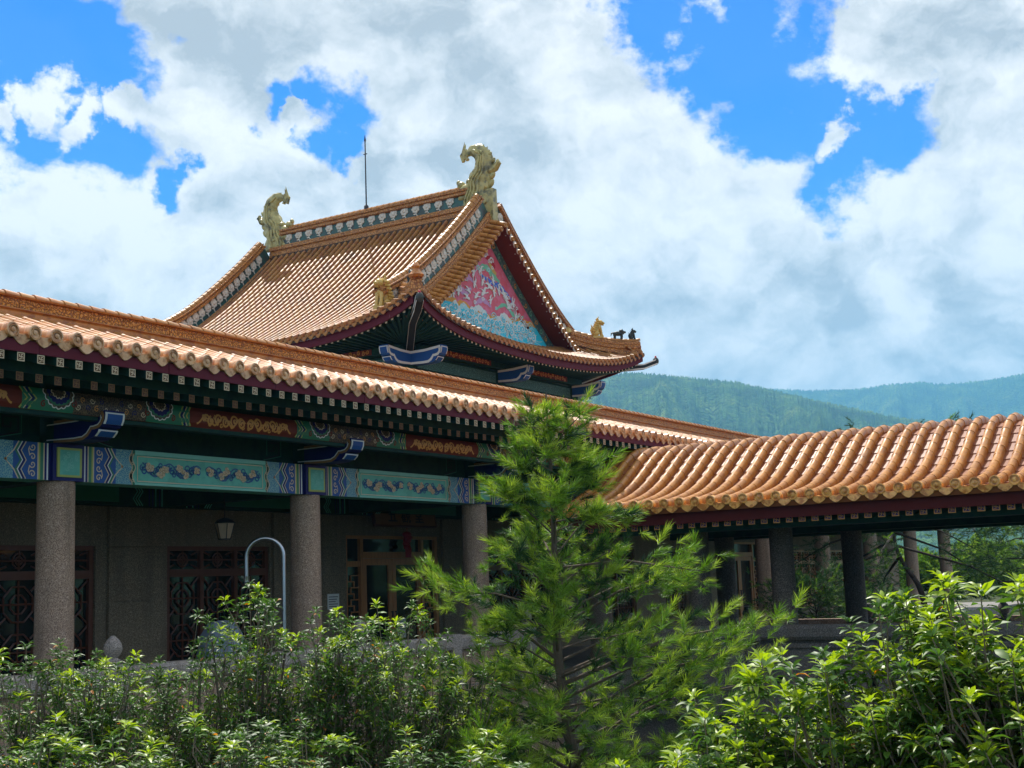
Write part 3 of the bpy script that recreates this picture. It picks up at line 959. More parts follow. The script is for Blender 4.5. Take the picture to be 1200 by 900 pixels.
def barrel(path, side, r, L=0.30, n=6, m=0, lip=1.10, mb=None, raise_=0.0):
    """half-round tiles laid end to end along a path, each a little wider at its lower end"""
    mb = mb or MB()
    P = [Vector(p) for p in path]
    d = [0.0]
    for i in range(1, len(P)): d.append(d[-1] + (P[i] - P[i - 1]).length)
    tot = d[-1]
    nt = max(1, round(tot / L))
    def at(s):
        s = min(max(s, 0), tot)
        for i in range(1, len(P)):
            if s <= d[i] + 1e-9:
                t = (s - d[i - 1]) / max(1e-9, d[i] - d[i - 1])
                return P[i - 1].lerp(P[i], t), (P[i] - P[i - 1]).normalized()
        return P[-1], (P[-1] - P[-2]).normalized()
    sd = Vector(side)
    rings = []
    for k in range(nt):
        a, b = k * tot / nt, (k + 1) * tot / nt
        rings += [(a, r * 0.90), (a + 0.004, r * lip), (a + 0.03, r * lip), (b - 0.004, r * 0.97)]
    vs, fs = [], []
    for s, rr in rings:
        p, t = at(s)
        nr_ = t.cross(sd)
        if nr_.z < 0: nr_ = -nr_
        for j in range(n + 1):
            q = PI * j / n
            vs.append(p + sd * rr * math.cos(q) + nr_ * (rr * math.sin(q) + raise_))
        if raise_:
            vs.append(p - sd * rr - nr_ * 0.01)
            vs.append(p + sd * rr - nr_ * 0.01)
    m1 = n + 1 + (2 if raise_ else 0)
    mm = m1 if raise_ else n
    for i in range(len(rings) - 1):
        for j in range(mm):
            j2 = (j + 1) % m1
            fs.append((i * m1 + j, i * m1 + j2, (i + 1) * m1 + j2, (i + 1) * m1 + j))
    mb.add(vs, fs, m)
    return mb


rowp = [(0, y, galz(y) + 0.008) for y in np.linspace(12.96, 16.62, 14)]
row_me = barrel(rowp, (1, 0, 0), 0.074, lip=1.03, raise_=0.045).mesh('barrel_tile_row', ['tile_top'], angle=50)


def round_end(r, axis='y'):
    b = MB()
    b.lathe([(r, 0.10), (r, 0.0), (r * 0.80, -0.004), (r * 0.76, 0.010), (r * 0.40, 0.010), (r * 0.34, -0.004), (r * 0.12, -0.010)], (0, 0, 0), 16, 0, axis)
    return b


def drip(w, h):
    """pendant drip tile: a curled shield with a raised rim, facing -Y, hung from its top edge"""
    b = MB()
    half = [(0.0, -h), (0.16 * w, -0.90 * h), (0.30 * w, -0.74 * h), (0.44 * w, -0.52 * h), (0.52 * w, -0.22 * h), (0.53 * w, 0.06 * h), (0.46 * w, 0.12 * h), (0.30 * w, -0.04 * h), (0.14 * w, -0.13 * h), (0.0, -0.16 * h)]
    out = half + [(-a, c) for a, c in half[-2:0:-1]]
    b.prism(out, 'y', 0.0, 0.022, 0)
    cx, cz = 0, -0.45 * h
    put = lambda a, c: (a, -0.004, c)
    rim = [(cx + (a - cx) * 0.86, cz + (c - cz) * 0.86) for a, c in out]
    b.ribbon(rim + rim[:1], 0.014, put, 0)
    b.ribbon(spiral(0.0, cz - 0.02, 0.026, 1.2, 0, 1, 9), 0.010, put, 0)
    arc = [(-0.5 * w, 0.22 * h), (-0.25 * w, 0.02 * h), (0, -0.05 * h), (0.25 * w, 0.02 * h), (0.5 * w, 0.22 * h)]
    b.prism([(a, c - 0.02) for a, c in arc] + arc[::-1], 'y', 0.022, 0.16, 0)
    return b


re_me = round_end(0.090).mesh('round_end_tile', ['tile_end'], angle=40)
dr_me = drip(0.25, 0.14).mesh('drip_tile', ['tile_end'], smooth=False)
nrow = int((XB - XA) / PIT)
rg = random.Random(8)
for k in range(nrow):
    x = 9.84 - PIT * 5 + PIT * k
    link('barrel_tile_row', row_me, gal, (x + rg.uniform(-.007, .007), rg.uniform(-.006, .006), rg.uniform(-.005, .005)))
    link('round_end_tile', re_me, gal, (x, 12.945, 4.888), (rad(rg.uniform(-5, 5)), rg.uniform(-3, 3), rad(rg.uniform(-4, 4))))
    link('drip_tile', dr_me, gal, (x + PIT / 2, 12.985 + rg.uniform(-.004, .004), 4.868), (rad(rg.uniform(-4, 4)), rad(rg.uniform(-3, 3)), 0))
far = MB()
for x in np.arange(XB, 59.5, PIT):
    barrel([(x, y, galz(y) + 0.008) for y in np.linspace(12.96, 16.62, 6)], (1, 0, 0), 0.082, 0.6, 5, mb=far)
for x in np.arange(XA, 59.5, PIT):
    barrel([(x, y, galz(y) + 0.008) for y in np.linspace(20.5, 16.9, 6)], (1, 0, 0), 0.082, 0.9, 4, mb=far)
part('hidden_slope_tiles', far, 'tile_top', gal, kind='stuff')
ba = MB()
ba.box(XB, 60, 13.05, 13.1, 4.612, 4.84)
ba.prism([(13.095, 4.70), (13.095, 4.725), (15.05, 5.26), (15.05, 5.235)][::-1], 'x', XB, 60)
part('far_fascia_board', ba, 'fascia', gal, smooth=False)

# ridge: scroll blocks between mouldings, capped by round tiles
rb = MB()
rb.box(0.004, 0.496, 16.58, 16.92, 6.085, 6.245)
rb_me = rb.mesh('ridge_block', ['ridge'], smooth=False)
cap = MB()
cap_prof = barrel([(0.0, 16.75, 6.275), (0.268, 16.75, 6.275)], (0, 1, 0), 0.10, 0.27, 8, lip=1.14).mesh('ridge_cap_tile', ['tile_top'], angle=60)
for k in range(int((XB - XA) / 0.5)):
    link('ridge_block', rb_me, gal, (XA + 0.5 * k, 0, 0))
for k in range(int((XB - XA) / 0.27)):
    link('ridge_cap_tile', cap_prof, gal, (XA + 0.27 * k, 0, rg.uniform(-.003, .003)))
rm = MB()
rm.prism([(16.54, 5.86), (16.54, 6.02), (16.56, 6.05), (16.53, 6.07), (16.53, 6.083), (16.97, 6.083), (16.97, 6.05), (16.96, 5.86)][::-1], 'x', XA, XB)
rm.prism([(16.53, 6.247), (16.52, 6.27), (16.60, 6.285), (16.90, 6.285), (16.98, 6.27), (16.97, 6.247)][::-1], 'x', XA, XB)
rm.box(XA, XB, 16.6, 16.9, 6.05, 6.25)
part('ridge_moulding', rm, 'orange', gal, smooth=False)
# small flashing tiles where the rows meet the ridge
fl = MB()
fl.prism([(-0.15, 5.86), (-0.06, 5.93), (0.06, 5.93), (0.15, 5.86)][::-1], 'y', 16.50, 16.56)
fl_me = fl.mesh('flashing_tile', ['orange'], smooth=False)
for k in range(nrow):
    link('flashing_tile', fl_me, gal, (9.84 - PIT * 4.5 + PIT * k, 0, 0.02))

# rear wall with pillars, windows and doors
bw = MB()
def wallseg(x0, x1, z0, z1, y0=18.4, y1=18.62, m=0): bw.box(x0, x1, y0, y1, z0, z1, m)
opens = [(12.75, 15.74), (17.38, 20.1), (22.45, 25.88), (27.6, 30.9), (32.7, 36.0), (38.0, 41.0), (42.3, 45.9), (48.6, 52.0), (53.5, 57.0)]
x = 4.0
for a, b_ in opens:
    wallseg(x, a, 0, 3.345)
    wallseg(a, b_, 2.915 if (a in (22.45, 42.3)) else 2.66, 3.345)
    x = b_
wallseg(x, 63, 0, 3.345)
wallseg(4, 63, 3.345, 4.06, 18.42)
for i, (a, b_) in enumerate(opens):
    if a not in (22.45, 42.3): wallseg(a, b_, 0, 0.45)
part('rear_wall', bw, 'wall', gal, smooth=False)
for x0, x1 in ((15.98, 17.2), (20.15, 22.4), (26.0, 27.5)):
    for z0, z1 in ((1.70, 2.63), (0.02, 1.69), (2.645, 3.32)):
        sm = MB()
        sm.box(x0, x1, 18.33, 18.398, z0, z1)
        part('wall_slab', sm, 'wall', gal, smooth=False)
dk = MB()
dk.box(4, 63, 21.2, 21.3, 0, 4.2)
part('dark_room_wall', dk, 'plaster', gal, smooth=False)


def lattice(b, x0, x1, z0, z1, y, m, r=0.018):
    cx, cz = (x0 + x1) / 2, (z0 + z1) / 2
    put = lambda a, c: (a, y, c)
    W_, H_ = (x1 - x0) / 2, (z1 - z0) / 2
    n = max(1, round(H_ / W_))
    for q in range(n):
        c0 = z0 + (2 * q + 1) * (z1 - z0) / (2 * n)
        hh = (z1 - z0) / (2 * n)
        for s in (0.42, 0.8):
            R = min(W_, hh) * s
            pts = [(cx + R * math.cos(PI / 8 + k * PI / 4), c0 + R * math.sin(PI / 8 + k * PI / 4)) for k in range(9)]
            for k in range(8):
                b.tube([put(*pts[k]), put(*pts[k + 1])], r, 4, m)
        b.tube([put(x0, c0), put(x1, c0)], r, 4, m)
        b.tube([put(cx, c0 - hh), put(cx, c0 + hh)], r, 4, m)
        for sx in (-1, 1):
            for sz in (-1, 1):
                b.tube([put(cx + sx * W_, c0 + sz * hh), put(cx + sx * W_ * 0.55, c0 + sz * hh * 0.55)], r, 4, m)


def window(x0, x1, wood):
    b = MB()
    f = 0.09
    b.box(x0, x1, 18.44, 18.56, 0.45, 0.45 + f); b.box(x0, x1, 18.44, 18.56, 2.58, 2.66)
    b.box(x0, x0 + f, 18.44, 18.56, 0.45 + f, 2.58); b.box(x1 - f, x1, 18.44, 18.56, 0.45 + f, 2.58)
    b.box(x0 + f, x1 - f, 18.43, 18.57, 2.10, 2.24)
    n = max(2, round((x1 - x0) / 0.95))
    for k in range(1, n):
        x = x0 + (x1 - x0) * k / n
        b.box(x - 0.045, x + 0.045, 18.44, 18.56, 0.45 + f, 2.10)
        b.box(x - 0.04, x + 0.04, 18.44, 18.56, 2.24, 2.58)
    w = part('window', b, wood, gal, smooth=False)
    lt = MB()
    for k in range(n):
        a = x0 + (x1 - x0) * k / n + 0.06
        c = x0 + (x1 - x0) * (k + 1) / n - 0.06
        lattice(lt, a, c, 2.25, 2.57, 18.49, 0)
        lattice(lt, a, c, 0.56, 2.09, 18.49, 0)
    part('lattice', lt, wood, w, smooth=False)
    for k in range(n):
        pn = MB()
        a = x0 + (x1 - x0) * k / n + 0.05
        c = x0 + (x1 - x0) * (k + 1) / n - 0.05
        pn.box(a, c, 18.515, 18.525, 0.53, 2.59)
        part('pane', pn, 'glass', w, smooth=False)
    return w


for i, (a, b_) in enumerate(opens):
    if a in (22.45, 42.3): continue
    window(a + 0.01, b_ - 0.01, 'wood' if a > 40 else 'wood_dk')


def door(x0, x1):
    """double door with narrow side lights and a transom"""
    b = MB()
    f = 0.10
    z2 = 2.915
    b.box(x0, x1, 18.42, 18.58, z2 - 0.07, z2)
    for x in (x0, x0 + 0.55, x1 - 0.65, x1 - f):
        b.box(x, x + f, 18.42, 18.58, 0.0, z2 - 0.07)
    b.box(x0 + f, x0 + 0.55, 18.43, 18.57, 2.24, 2.36); b.box(x1 - 0.55, x1 - f, 18.43, 18.57, 2.24, 2.36)
    b.box(x0 + 0.65, x1 - 0.65, 18.43, 18.57, 2.42, 2.56)
    d = part('door', b, 'wood', gal, smooth=False)
    mid = (x0 + x1) / 2
    for a, c in ((x0 + 0.66, mid - 0.006), (mid + 0.006, x1 - 0.66)):
        l = MB()
        l.box(a, a + 0.13, 18.45, 18.53, 0.03, 2.41); l.box(c - 0.13, c, 18.45, 18.53, 0.03, 2.41)
        l.box(a + 0.13, c - 0.13, 18.45, 18.53, 2.27, 2.41); l.box(a + 0.13, c - 0.13, 18.45, 18.53, 0.03, 0.32)
        part('door_leaf', l, 'wood', d, smooth=False)
        h_ = MB()
        hx = c - 0.065 if c < mid else a + 0.065
        h_.tube([(hx, 18.41, 1.0), (hx, 18.40, 1.25)], 0.018, 8)
        h_.tube([(hx, 18.45, 1.02), (hx, 18.40, 1.02)], 0.012, 6); h_.tube([(hx, 18.45, 1.23), (hx, 18.40, 1.23)], 0.012, 6)
        part('handle', h_, 'iron', d)
        p = MB()
        p.box(a + 0.13, c - 0.13, 18.485, 18.495, 0.32, 2.27)
        part('pane', p, 'glass', d, smooth=False)
    for a, c in ((x0 + f, x0 + 0.55), (x1 - 0.55, x1 - f)):
        p = MB()
        p.box(a, c, 18.50, 18.51, 0.1, 2.24); p.box(a, c, 18.50, 18.51, 2.36, z2 - 0.07)
        part('pane', p, 'glass', d, smooth=False)
        l = MB()
        w_ = (c - a)
        for k in range(7):                              # key-fret lattice
            z = 0.35 + 0.26 * k
            l.box(a, a + w_ * 0.62, 18.47, 18.495, z, z + 0.025)
            l.box(a + w_ * 0.38, c, 18.47, 18.495, z + 0.13, z + 0.155)
            l.box(a + w_ * 0.60, a + w_ * 0.60 + 0.025, 18.468, 18.497, z - 0.10, z + 0.02)
            l.box(a + w_ * 0.36, a + w_ * 0.36 + 0.025, 18.468, 18.497, z + 0.03, z + 0.15)
        part('lattice', l, 'wood', d, smooth=False)
    p = MB()
    p.box(x0 + 0.65, x1 - 0.65, 18.50, 18.51, 2.56, z2 - 0.07)
    part('pane', p, 'glass', d, smooth=False)
    return d


door(22.45, 25.88)
door(42.3, 45.9)

# things hung on or set in the gallery
sg_ = MB()
sg_.box(-1.12, 1.12, -0.03, 0.03, -0.20, 0.20, 0)
for a in ((-1.15, 1.15, -0.235, -0.20), (-1.15, 1.15, 0.20, 0.235)): sg_.box(a[0], a[1], -0.045, 0.035, a[2], a[3], 1)
for a in ((-1.15, -1.12), (1.12, 1.15)): sg_.box(a[0], a[1], -0.045, 0.035, -0.20, 0.20, 1)
plq = thing('name_plaque', 'dark wooden name plaque with three large Chinese characters hung above the double doors', 'sign', (24.22, 18.12, 3.33))
bpart = link('board', sg_.mesh('board', ['plaque', 'wood_dk'], smooth=False), plq)
bpart.matrix_parent_inverse = Matrix()
bpart.rotation_euler = (rad(-10), 0, 0)
try:
    cu = bpy.data.curves.new('plaque_lettering', 'FONT')
    cu.body = '\u4e94\u89c0\u5802'
    cu.align_x = 'CENTER'
    cu.align_y = 'CENTER'
    cu.size = 0.36
    cu.space_character = 1.75
    cu.extrude = 0.004
    tmp = bpy.data.objects.new('plaque_lettering', cu)
    COL.objects.link(tmp)
    dg = bpy.context.evaluated_depsgraph_get()
    tme = bpy.data.meshes.new_from_object(tmp.evaluated_get(dg))
    bpy.data.objects.remove(tmp)
    tme.materials.clear(); tme.materials.append(M['black'])
    lo = link('lettering', tme, plq)
    lo.matrix_parent_inverse = Matrix()
    lo.rotation_euler = (rad(80), 0, 0)
    lo.location = (0, -0.042, 0.0)
    print('LETTERS', len(tme.vertices), tuple(round(q, 2) for q in lo.dimensions))
except Exception as ex:
    print('plaque text failed', ex)

orn = MB()
for i in range(5):
    orn.ell((random.uniform(-.05, .05), random.uniform(-.03, .03), -0.07 * i), (0.15 - 0.012 * i, 0.08, 0.07), 0, 9, 5)
for i in range(9):
    orn.tube([(-0.10 + 0.025 * i, -0.03, -0.30), (-0.09 + 0.022 * i, -0.03, -0.52)], [0.012, 0.016], 5)
orn.tube([(0, 0, 0.05), (0, 0, 0.2)], 0.008, 5)
o_ = tag(part('red_ornament', orn, 'lred'), 'red silk ornament with a fringe hanging over the doors below the plaque', 'ornament')
o_.location = (24.55, 18.3, 2.95)
no = MB()
no.box(-0.19, 0.19, -0.004, 0, -0.16, 0.16, 0)
for k in range(5): no.box(-0.15, 0.15 - 0.04 * (k % 3), -0.006, -0.0042, 0.09 - 0.05 * k, 0.105 - 0.05 * k, 1)
no_ = tag(part('paper_notice', no, ['paper', 'ink'], smooth=False), 'white paper notice on the granite wall left of the doors', 'notice')
no_.location = (21.95, 18.325, 1.52)
no2 = MB()
no2.box(-0.15, 0.15, -0.004, 0, -0.21, 0.21, 0)
for k in range(6): no2.box(-0.11, 0.11 - 0.03 * (k % 3), -0.006, -0.0042, 0.14 - 0.055 * k, 0.155 - 0.055 * k, 1)
n2_ = tag(part('paper_notice', no2, ['paper', 'ink'], smooth=False), 'white paper sheet taped low on the right door leaf', 'notice')
n2_.location = (24.45, 18.44, 0.86)

ln = thing('hanging_lantern', 'small frosted glass lantern hanging from the gallery ceiling', 'lantern', (16.9, 16.5, 2.70))
q = MB(); q.lathe([(0.10, 0.0), (0.165, 0.24), (0.16, 0.26), (0.12, 0.27)], n=6)
link('lantern_shade', q.mesh('lantern_shade', ['lamp_glass'], smooth=False), ln).matrix_parent_inverse = Matrix()
q = MB(); q.lathe([(0.19, 0.262), (0.13, 0.32), (0.03, 0.36)], n=6); q.tube([(0, 0, 0.34), (0, 0, 1.3)], 0.008, 5)
for k in range(6):
    a = 2 * PI * k / 6
    q.tube([(0.105 * math.cos(a), 0.105 * math.sin(a), 0), (0.17 * math.cos(a), 0.17 * math.sin(a), 0.25)], 0.008, 4)
q.lathe([(0.11, -0.02), (0.11, 0.0)], n=6)
link('lantern_cap', q.mesh('lantern_cap', ['iron'], smooth=False), ln).matrix_parent_inverse = Matrix()

pp = MB()
cxp, czp, rr = 0.0, 2.32, 0.29
pts = [(-rr, 0, 1.95)] + [(rr * math.cos(a), 0, czp + rr * math.sin(a)) for a in np.linspace(PI, 0, 15)] + [(rr, 0, 1.2), (rr, 0, 0.0)]
pp.tube(pts, 0.034, 12)
pp.lathe([(0.05, 1.93), (0.05, 2.0), (0.055, 2.02)], (-rr, 0, 0), 10)
pp.tube([(-rr, 0, 1.97), (-rr - 0.08, -0.02, 2.02)], 0.02, 6)
o_ = tag(part('steel_pipe', pp, 'steel'), 'curved stainless steel pipe bent into a hook left of the second column', 'pipe')
o_.location = (15.95, 14.7, 0.0)
o_.rotation_euler = (0, 0, rad(-50))
cv = MB()
cv.lathe([(0.40, 0.0), (0.42, 0.4), (0.38, 0.8), (0.30, 1.15), (0.20, 1.32), (0.05, 1.36)], n=18)
for i, (a, b_, c) in enumerate(cv.v):
    w_ = 1 + 0.08 * math.sin(7 * math.atan2(b_, a) + 3 * c)
    cv.v[i] = (a * w_, b_ * w_, c)
o_ = tag(part('covered_bin', cv, 'cover'), 'grey blue draped cover over a round bin under the steel pipe', 'cover')
o_.location = (15.2, 14.9, 0.0)

# ------------------------------------------------------------------ stone balustrades
def bud(b, c, s=1.0, m=0):
    b.lathe([(0.09 * s, 0.0), (0.11 * s, 0.02 * s), (0.11 * s, 0.05 * s), (0.06 * s, 0.08 * s), (0.10 * s, 0.13 * s), (0.125 * s, 0.19 * s), (0.115 * s, 0.26 * s), (0.075 * s, 0.32 * s), (0.02 * s, 0.37 * s)], c, 14, m)


def urn(b, c, s=1.0, m=0):
    b.box(c[0] - 0.14 * s, c[0] + 0.14 * s, c[1] - 0.14 * s, c[1] + 0.14 * s, c[2], c[2] + 0.05 * s, m)
    b.lathe([(0.09 * s, 0.05 * s), (0.06 * s, 0.09 * s), (0.115 * s, 0.18 * s), (0.135 * s, 0.25 * s), (0.10 * s, 0.33 * s), (0.06 * s, 0.37 * s), (0.085 * s, 0.41 * s), (0.05 * s, 0.43 * s)], c, 14, m)


bal = thing('stone_balustrade', 'pale granite balustrade with bud finials along the front of the long gallery behind the shrubs', 'balustrade', (15.0, 13.9, -0.6))
posts = [7.07 + 2.564 * k for k in range(7)]
for i, x in enumerate(posts):
    b = MB()
    b.box(x - 0.13, x + 0.13, 13.76, 14.06, -0.02, 0.90)
    if i % 2 == 0: bud(b, (x, 13.91, 0.90))
    part('baluster_post', b, 'granite_lt', bal)
    if i < len(posts) - 1:
        a, c = x + 0.132, posts[i + 1] - 0.132
        b = MB()
        b.prism([(13.78, 0.63), (13.76, 0.68), (13.76, 0.82), (13.80, 0.87), (14.02, 0.87), (14.06, 0.82), (14.06, 0.68), (14.04, 0.63)][::-1], 'x', a, c)
        part('rail', b, 'granite_lt', bal, smooth=False)
        b = MB()
        b.box(a, c, 13.86, 13.96, 0.10, 0.628)
        b.box(a, c, 13.80, 14.02, -0.01, 0.098)
        b.box(a + 0.15, c - 0.15, 13.835, 13.858, 0.18, 0.54)
        part('panel', b, 'granite', bal, smooth=False)
b = MB()
b.box(5.5, 23.4, 13.70, 13.748, -0.12, -0.02); b.box(5.5, 23.4, 13.722, 13.746, -1.6, -0.122)
part('plinth_course', b, 'granite', bal, smooth=False)

cbal = thing('stone_balustrade', 'grey granite parapet wall with recessed panels under the roofed walkway', 'balustrade', (23.6, 6.0, -0.8))
ps = [14.76 - 2.565 * k for k in range(8)]
for i, y in enumerate(ps):
    if i in (1, 2, 4, 6):
        b = MB()
        b.box(23.47, 23.79, y - 0.14, y + 0.14, 0.55, 0.845)
        if y > 8.0: bud(b, (23.63, y, 0.845), 0.72)
        part('baluster_post', b, 'granite_dk', cbal)
for i in range(1, 7):
    y1, y0 = ps[i] - 0.142, ps[i + 1] + 0.142
    b = MB()
    b.prism([(23.50, 0.56), (23.46, 0.62), (23.46, 0.76), (23.52, 0.83), (23.76, 0.83), (23.80, 0.76), (23.80, 0.62), (23.76, 0.56)][::-1], 'y', y0 - (0.0 if i + 1 in (1, 2, 4, 6) else 0.1415), y1 + (0.0 if i in (1, 2, 4, 6) else 0.1415))
    part('rail', b, 'granite_dk', cbal, smooth=False)
    b = MB()
    b.box(23.60, 23.998, y0 - 0.142, y1 + 0.142, -0.10, 0.559)
    b.box(23.55, 23.60, y0 + 0.08, y0 + 0.16, -0.10, 0.50); b.box(23.55, 23.60, y1 - 0.16, y1 - 0.08, -0.10, 0.50); b.box(23.55, 23.60, y0 + 0.16, y1 - 0.16, 0.42, 0.50)
    b.box(23.55, 23.60, y0 - 0.142, y0 + 0.04, -0.10, 0.555); 
    part('panel', b, 'granite_dk', cbal, smooth=False)
    # pierced course below the panels: solid blocks between six-sided holes
    b = MB()
    n = 3
    L = (y1 - y0 + 0.284) / n
    for k in range(n):
        a = y0 - 0.142 + L * k
        c = a + L
        m_ = (a + c) / 2
        z0, z1, zm = -0.285, -0.102, -0.194
        b.prism([(a, z0), (m_ - 0.05, z0), (m_ - 0.115, zm), (m_ - 0.05, z1), (a, z1)], 'x', 23.56, 23.90)
        b.prism([(m_ + 0.05, z0), (c, z0), (c, z1), (m_ + 0.05, z1), (m_ + 0.115, zm)], 'x', 23.56, 23.90)
    part('pierced_course', b, 'granite_dk', cbal, smooth=False)
b = MB()
b.box(23.50, 23.998, -4.2, 13.0, -0.345, -0.287); b.box(23.54, 23.998, -4.2, 13.0, -0.41, -0.347); b.box(23.47, 23.998, -4.2, 13.0, -0.80, -0.412); b.box(23.80, 23.998, -4.2, 13.0, -1.6, -0.802)
part('plinth_course', b, 'granite_dk', cbal, smooth=False)

fbal = thing('stone_balustrade', 'low dark balustrade with urn finials on the far side of the roofed walkway', 'balustrade', (29.6, 6.0, 0.0))
for i, y in enumerate((12.25, 9.40, 6.5, 3.6, 0.7)):
    b = MB()
    b.box(29.45, 29.75, y - 0.14, y + 0.14, 0.0, 0.64)
    urn(b, (29.6, y, 0.64), 0.95)
    part('baluster_post', b, 'granite_dk', fbal)
    b = MB()
    y0 = (9.40, 6.5, 3.6, 0.7, -2.2)[i] + 0.142
    b.box(29.48, 29.72, y0, y - 0.142, 0.53, 0.72)
    b.box(29.55, 29.65, y0, y - 0.142, 0.02, 0.529)
    part('rail', b, 'granite', fbal, smooth=False)

# ------------------------------------------------------------------ roofed walkway crossing in front
wk = thing('roofed_walkway', 'open roofed walkway with a rolled ridge of large orange barrel tiles on granite columns', 'walkway', (26.3, 4.5, 0.0))
WX = 26.3
CP = [(3.82, 0.0), (3.3, 0.085), (2.7, 0.225), (2.1, 0.46), (1.55, 0.77), (1.1, 1.06), (0.72, 1.27), (0.36, 1.385), (0.0, 1.425)]


def wz(d):
    d = abs(d)
    for (a, za), (b_, zb) in zip(CP, CP[1:]):
        if b_ <= d <= a:
            t = (a - d) / (a - b_)
            return 3.035 + za + (zb - za) * t
    return 3.035


# smooth profile by sampling a Catmull-Rom through the control points
def crom(pts, n=6):
    out = []
    for i in range(len(pts) - 1):
        p0 = pts[max(i - 1, 0)]; p1 = pts[i]; p2 = pts[i + 1]; p3 = pts[min(i + 2, len(pts) - 1)]
        for k in range(n):
            t = k / n
            out.append(tuple(0.5 * ((2 * b) + (-a + c) * t + (2 * a - 5 * b + 4 * c - d) * t * t + (-a + 3 * b - 3 * c + d) * t ** 3) for a, b, c, d in zip(p0, p1, p2, p3)))
    out.append(pts[-1])
    return out


half = crom([(WX - d, 3.035 + z) for d, z in CP])
full = half + [(2 * WX - x, z) for x, z in half[-2::-1]]
# resample by arc length into tile courses
def resample(pts, L):
    d = [0.0]
    for a, b in zip(pts, pts[1:]): d.append(d[-1] + math.hypot(b[0] - a[0], b[1] - a[1]))
    n = max(1, round(d[-1] / L))
    out = []
    for k in range(n + 1):
        s = d[-1] * k / n
        for i in range(1, len(d)):
            if s <= d[i] + 1e-9:
                t = (s - d[i - 1]) / (d[i] - d[i - 1])
                out.append((pts[i - 1][0] + (pts[i][0] - pts[i - 1][0]) * t, pts[i - 1][1] + (pts[i][1] - pts[i - 1][1]) * t))
                break
    return out


tiles = resample(full, 0.33)
nt = len(tiles) - 1
PITW = 0.3115
WY0, WY1 = -3.4, 13.6
bedm = MB()
pr = []
for (x0, z0), (x1, z1) in zip(tiles, tiles[1:]):
    upl = 0.022
    if x0 < WX - 0.2: pr += [(x0, z0 + upl), (x1 - 0.004, z1)]
    elif x0 > WX + 0.2: pr += [(x0 + 0.004, z0), (x1, z1 + upl)]
    else: pr += [(x0, z0 + 0.01)]
pr += [(tiles[-1][0] - 0.05, tiles[-1][1] - 0.1)] + [(x, z - 0.13) for x, z in tiles[-2:0:-2]] + [(tiles[0][0] + 0.05, tiles[0][1] - 0.1)]
bedm.prism(pr[::-1], 'y', WY0, WY1)
part('pan_tiles', bedm, 'pan', wk, kind='stuff', smooth=False)


def barrel_seg(L, r, n=7):
    """one half-round tile along +X with a thick lip at its lower (x=0) end"""
    b = MB()
    vs, fs = [], []
    rings = [(-0.004, r * 0.88), (0.0, r * 1.045), (0.032, r * 1.045), (0.04, r * 1.0), (L - 0.004, r * 0.985)]
    up_ = 0.058
    for x, rr in rings:
        for j in range(n + 1):
            q = PI * j / n
            vs.append((x, rr * math.cos(q), up_ + rr * math.sin(q)))
        vs += [(x, -rr * 0.98, -0.02), (x, rr * 0.98, -0.02)]
    m1 = n + 3
    for i in range(len(rings) - 1):
        for j in range(m1):
            j2 = (j + 1) % m1
            fs.append((i * m1 + j, (i + 1) * m1 + j, (i + 1) * m1 + j2, i * m1 + j2))
    b.add(vs, fs)
    return b


Ls = [math.hypot(b[0] - a[0], b[1] - a[1]) for a, b in zip(tiles, tiles[1:])]
seg_me = barrel_seg(sum(Ls) / nt, 0.077).mesh('barrel_tile', ['tile'], angle=45)
rows = np.arange(WY0 + 0.2, WY1, PITW)
rest = MB()
cnt = 0
rg = random.Random(4)
order = sorted(range(len(rows)), key=lambda k: abs(rows[k] - 6.3))
front = [i for i in range(nt) if (tiles[i][0] + tiles[i + 1][0]) / 2 < WX + 0.35]
for k in order:
    y = rows[k]
    for i in range(nt):
        (x0, z0), (x1, z1) = tiles[i], tiles[i + 1]
        back = i not in front
        if back: x0, z0, x1, z1 = x1, z1, x0, z0
        ang = math.atan2(z1 - z0, x1 - x0)
        if not back and 3.7 < y < 12.0 and cnt < 300:
            o = link('barrel_tile', seg_me, wk, (x0, y + rg.uniform(-.004, .004), z0 + 0.012), (rg.uniform(-.03, .03), -ang, rg.uniform(-.012, .012)))
            cnt += 1
        else:
            mx_ = Matrix.Translation((x0, y, z0 + 0.012)) @ Matrix.Rotation(-ang, 4, 'Y')
            src = [mx_ @ Vector(v) for v in barrel_seg(Ls[i], 0.077, 5).v]
            rest.add(src, barrel_seg(1, 1, 5).f)
part('more_barrel_tiles', rest, 'tile', wk, kind='stuff', angle=45)
wre = MB()
wre.lathe([(0.092, 0.12), (0.092, 0.0), (0.076, -0.004), (0.070, 0.010), (0.042, 0.010), (0.036, -0.006), (0.012, -0.012)], (0, 0, 0), 18, 0, 'x')
wre_me = wre.mesh('round_end_tile', ['tile_gold'], angle=40)
wd = drip(0.245, 0.135)
wd.v = [(y, -x, z) for x, y, z in wd.v]
wdr_me = wd.mesh('drip_tile', ['tile_gold'], smooth=False)
for y in rows:
    link('round_end_tile', wre_me, wk, (22.455, y, 3.118), (0, rad(rg.uniform(-4, 4)), rad(rg.uniform(-4, 4))))
    link('drip_tile', wdr_me, wk, (22.47, y + PITW / 2, 3.072), (rad(rg.uniform(-3, 3)), rad(rg.uniform(-5, 5)), 0))
b = MB()
b.box(22.60, 22.65, WY0, WY1, 2.735, 3.03)
part('fascia_board', b, 'maroon_dk', wk, smooth=False)
b = MB()
b.prism([(22.65, 2.80), (22.65, 2.83), (26.3, 4.1), (29.95, 2.83), (29.95, 2.80), (26.3, 4.05)][::-1], 'y', WY0, WY1)
part('soffit', b, 'dgreen', wk, smooth=False)
b = MB()
b.box(29.95, 30.0, WY0, WY1, 2.80, 3.05)
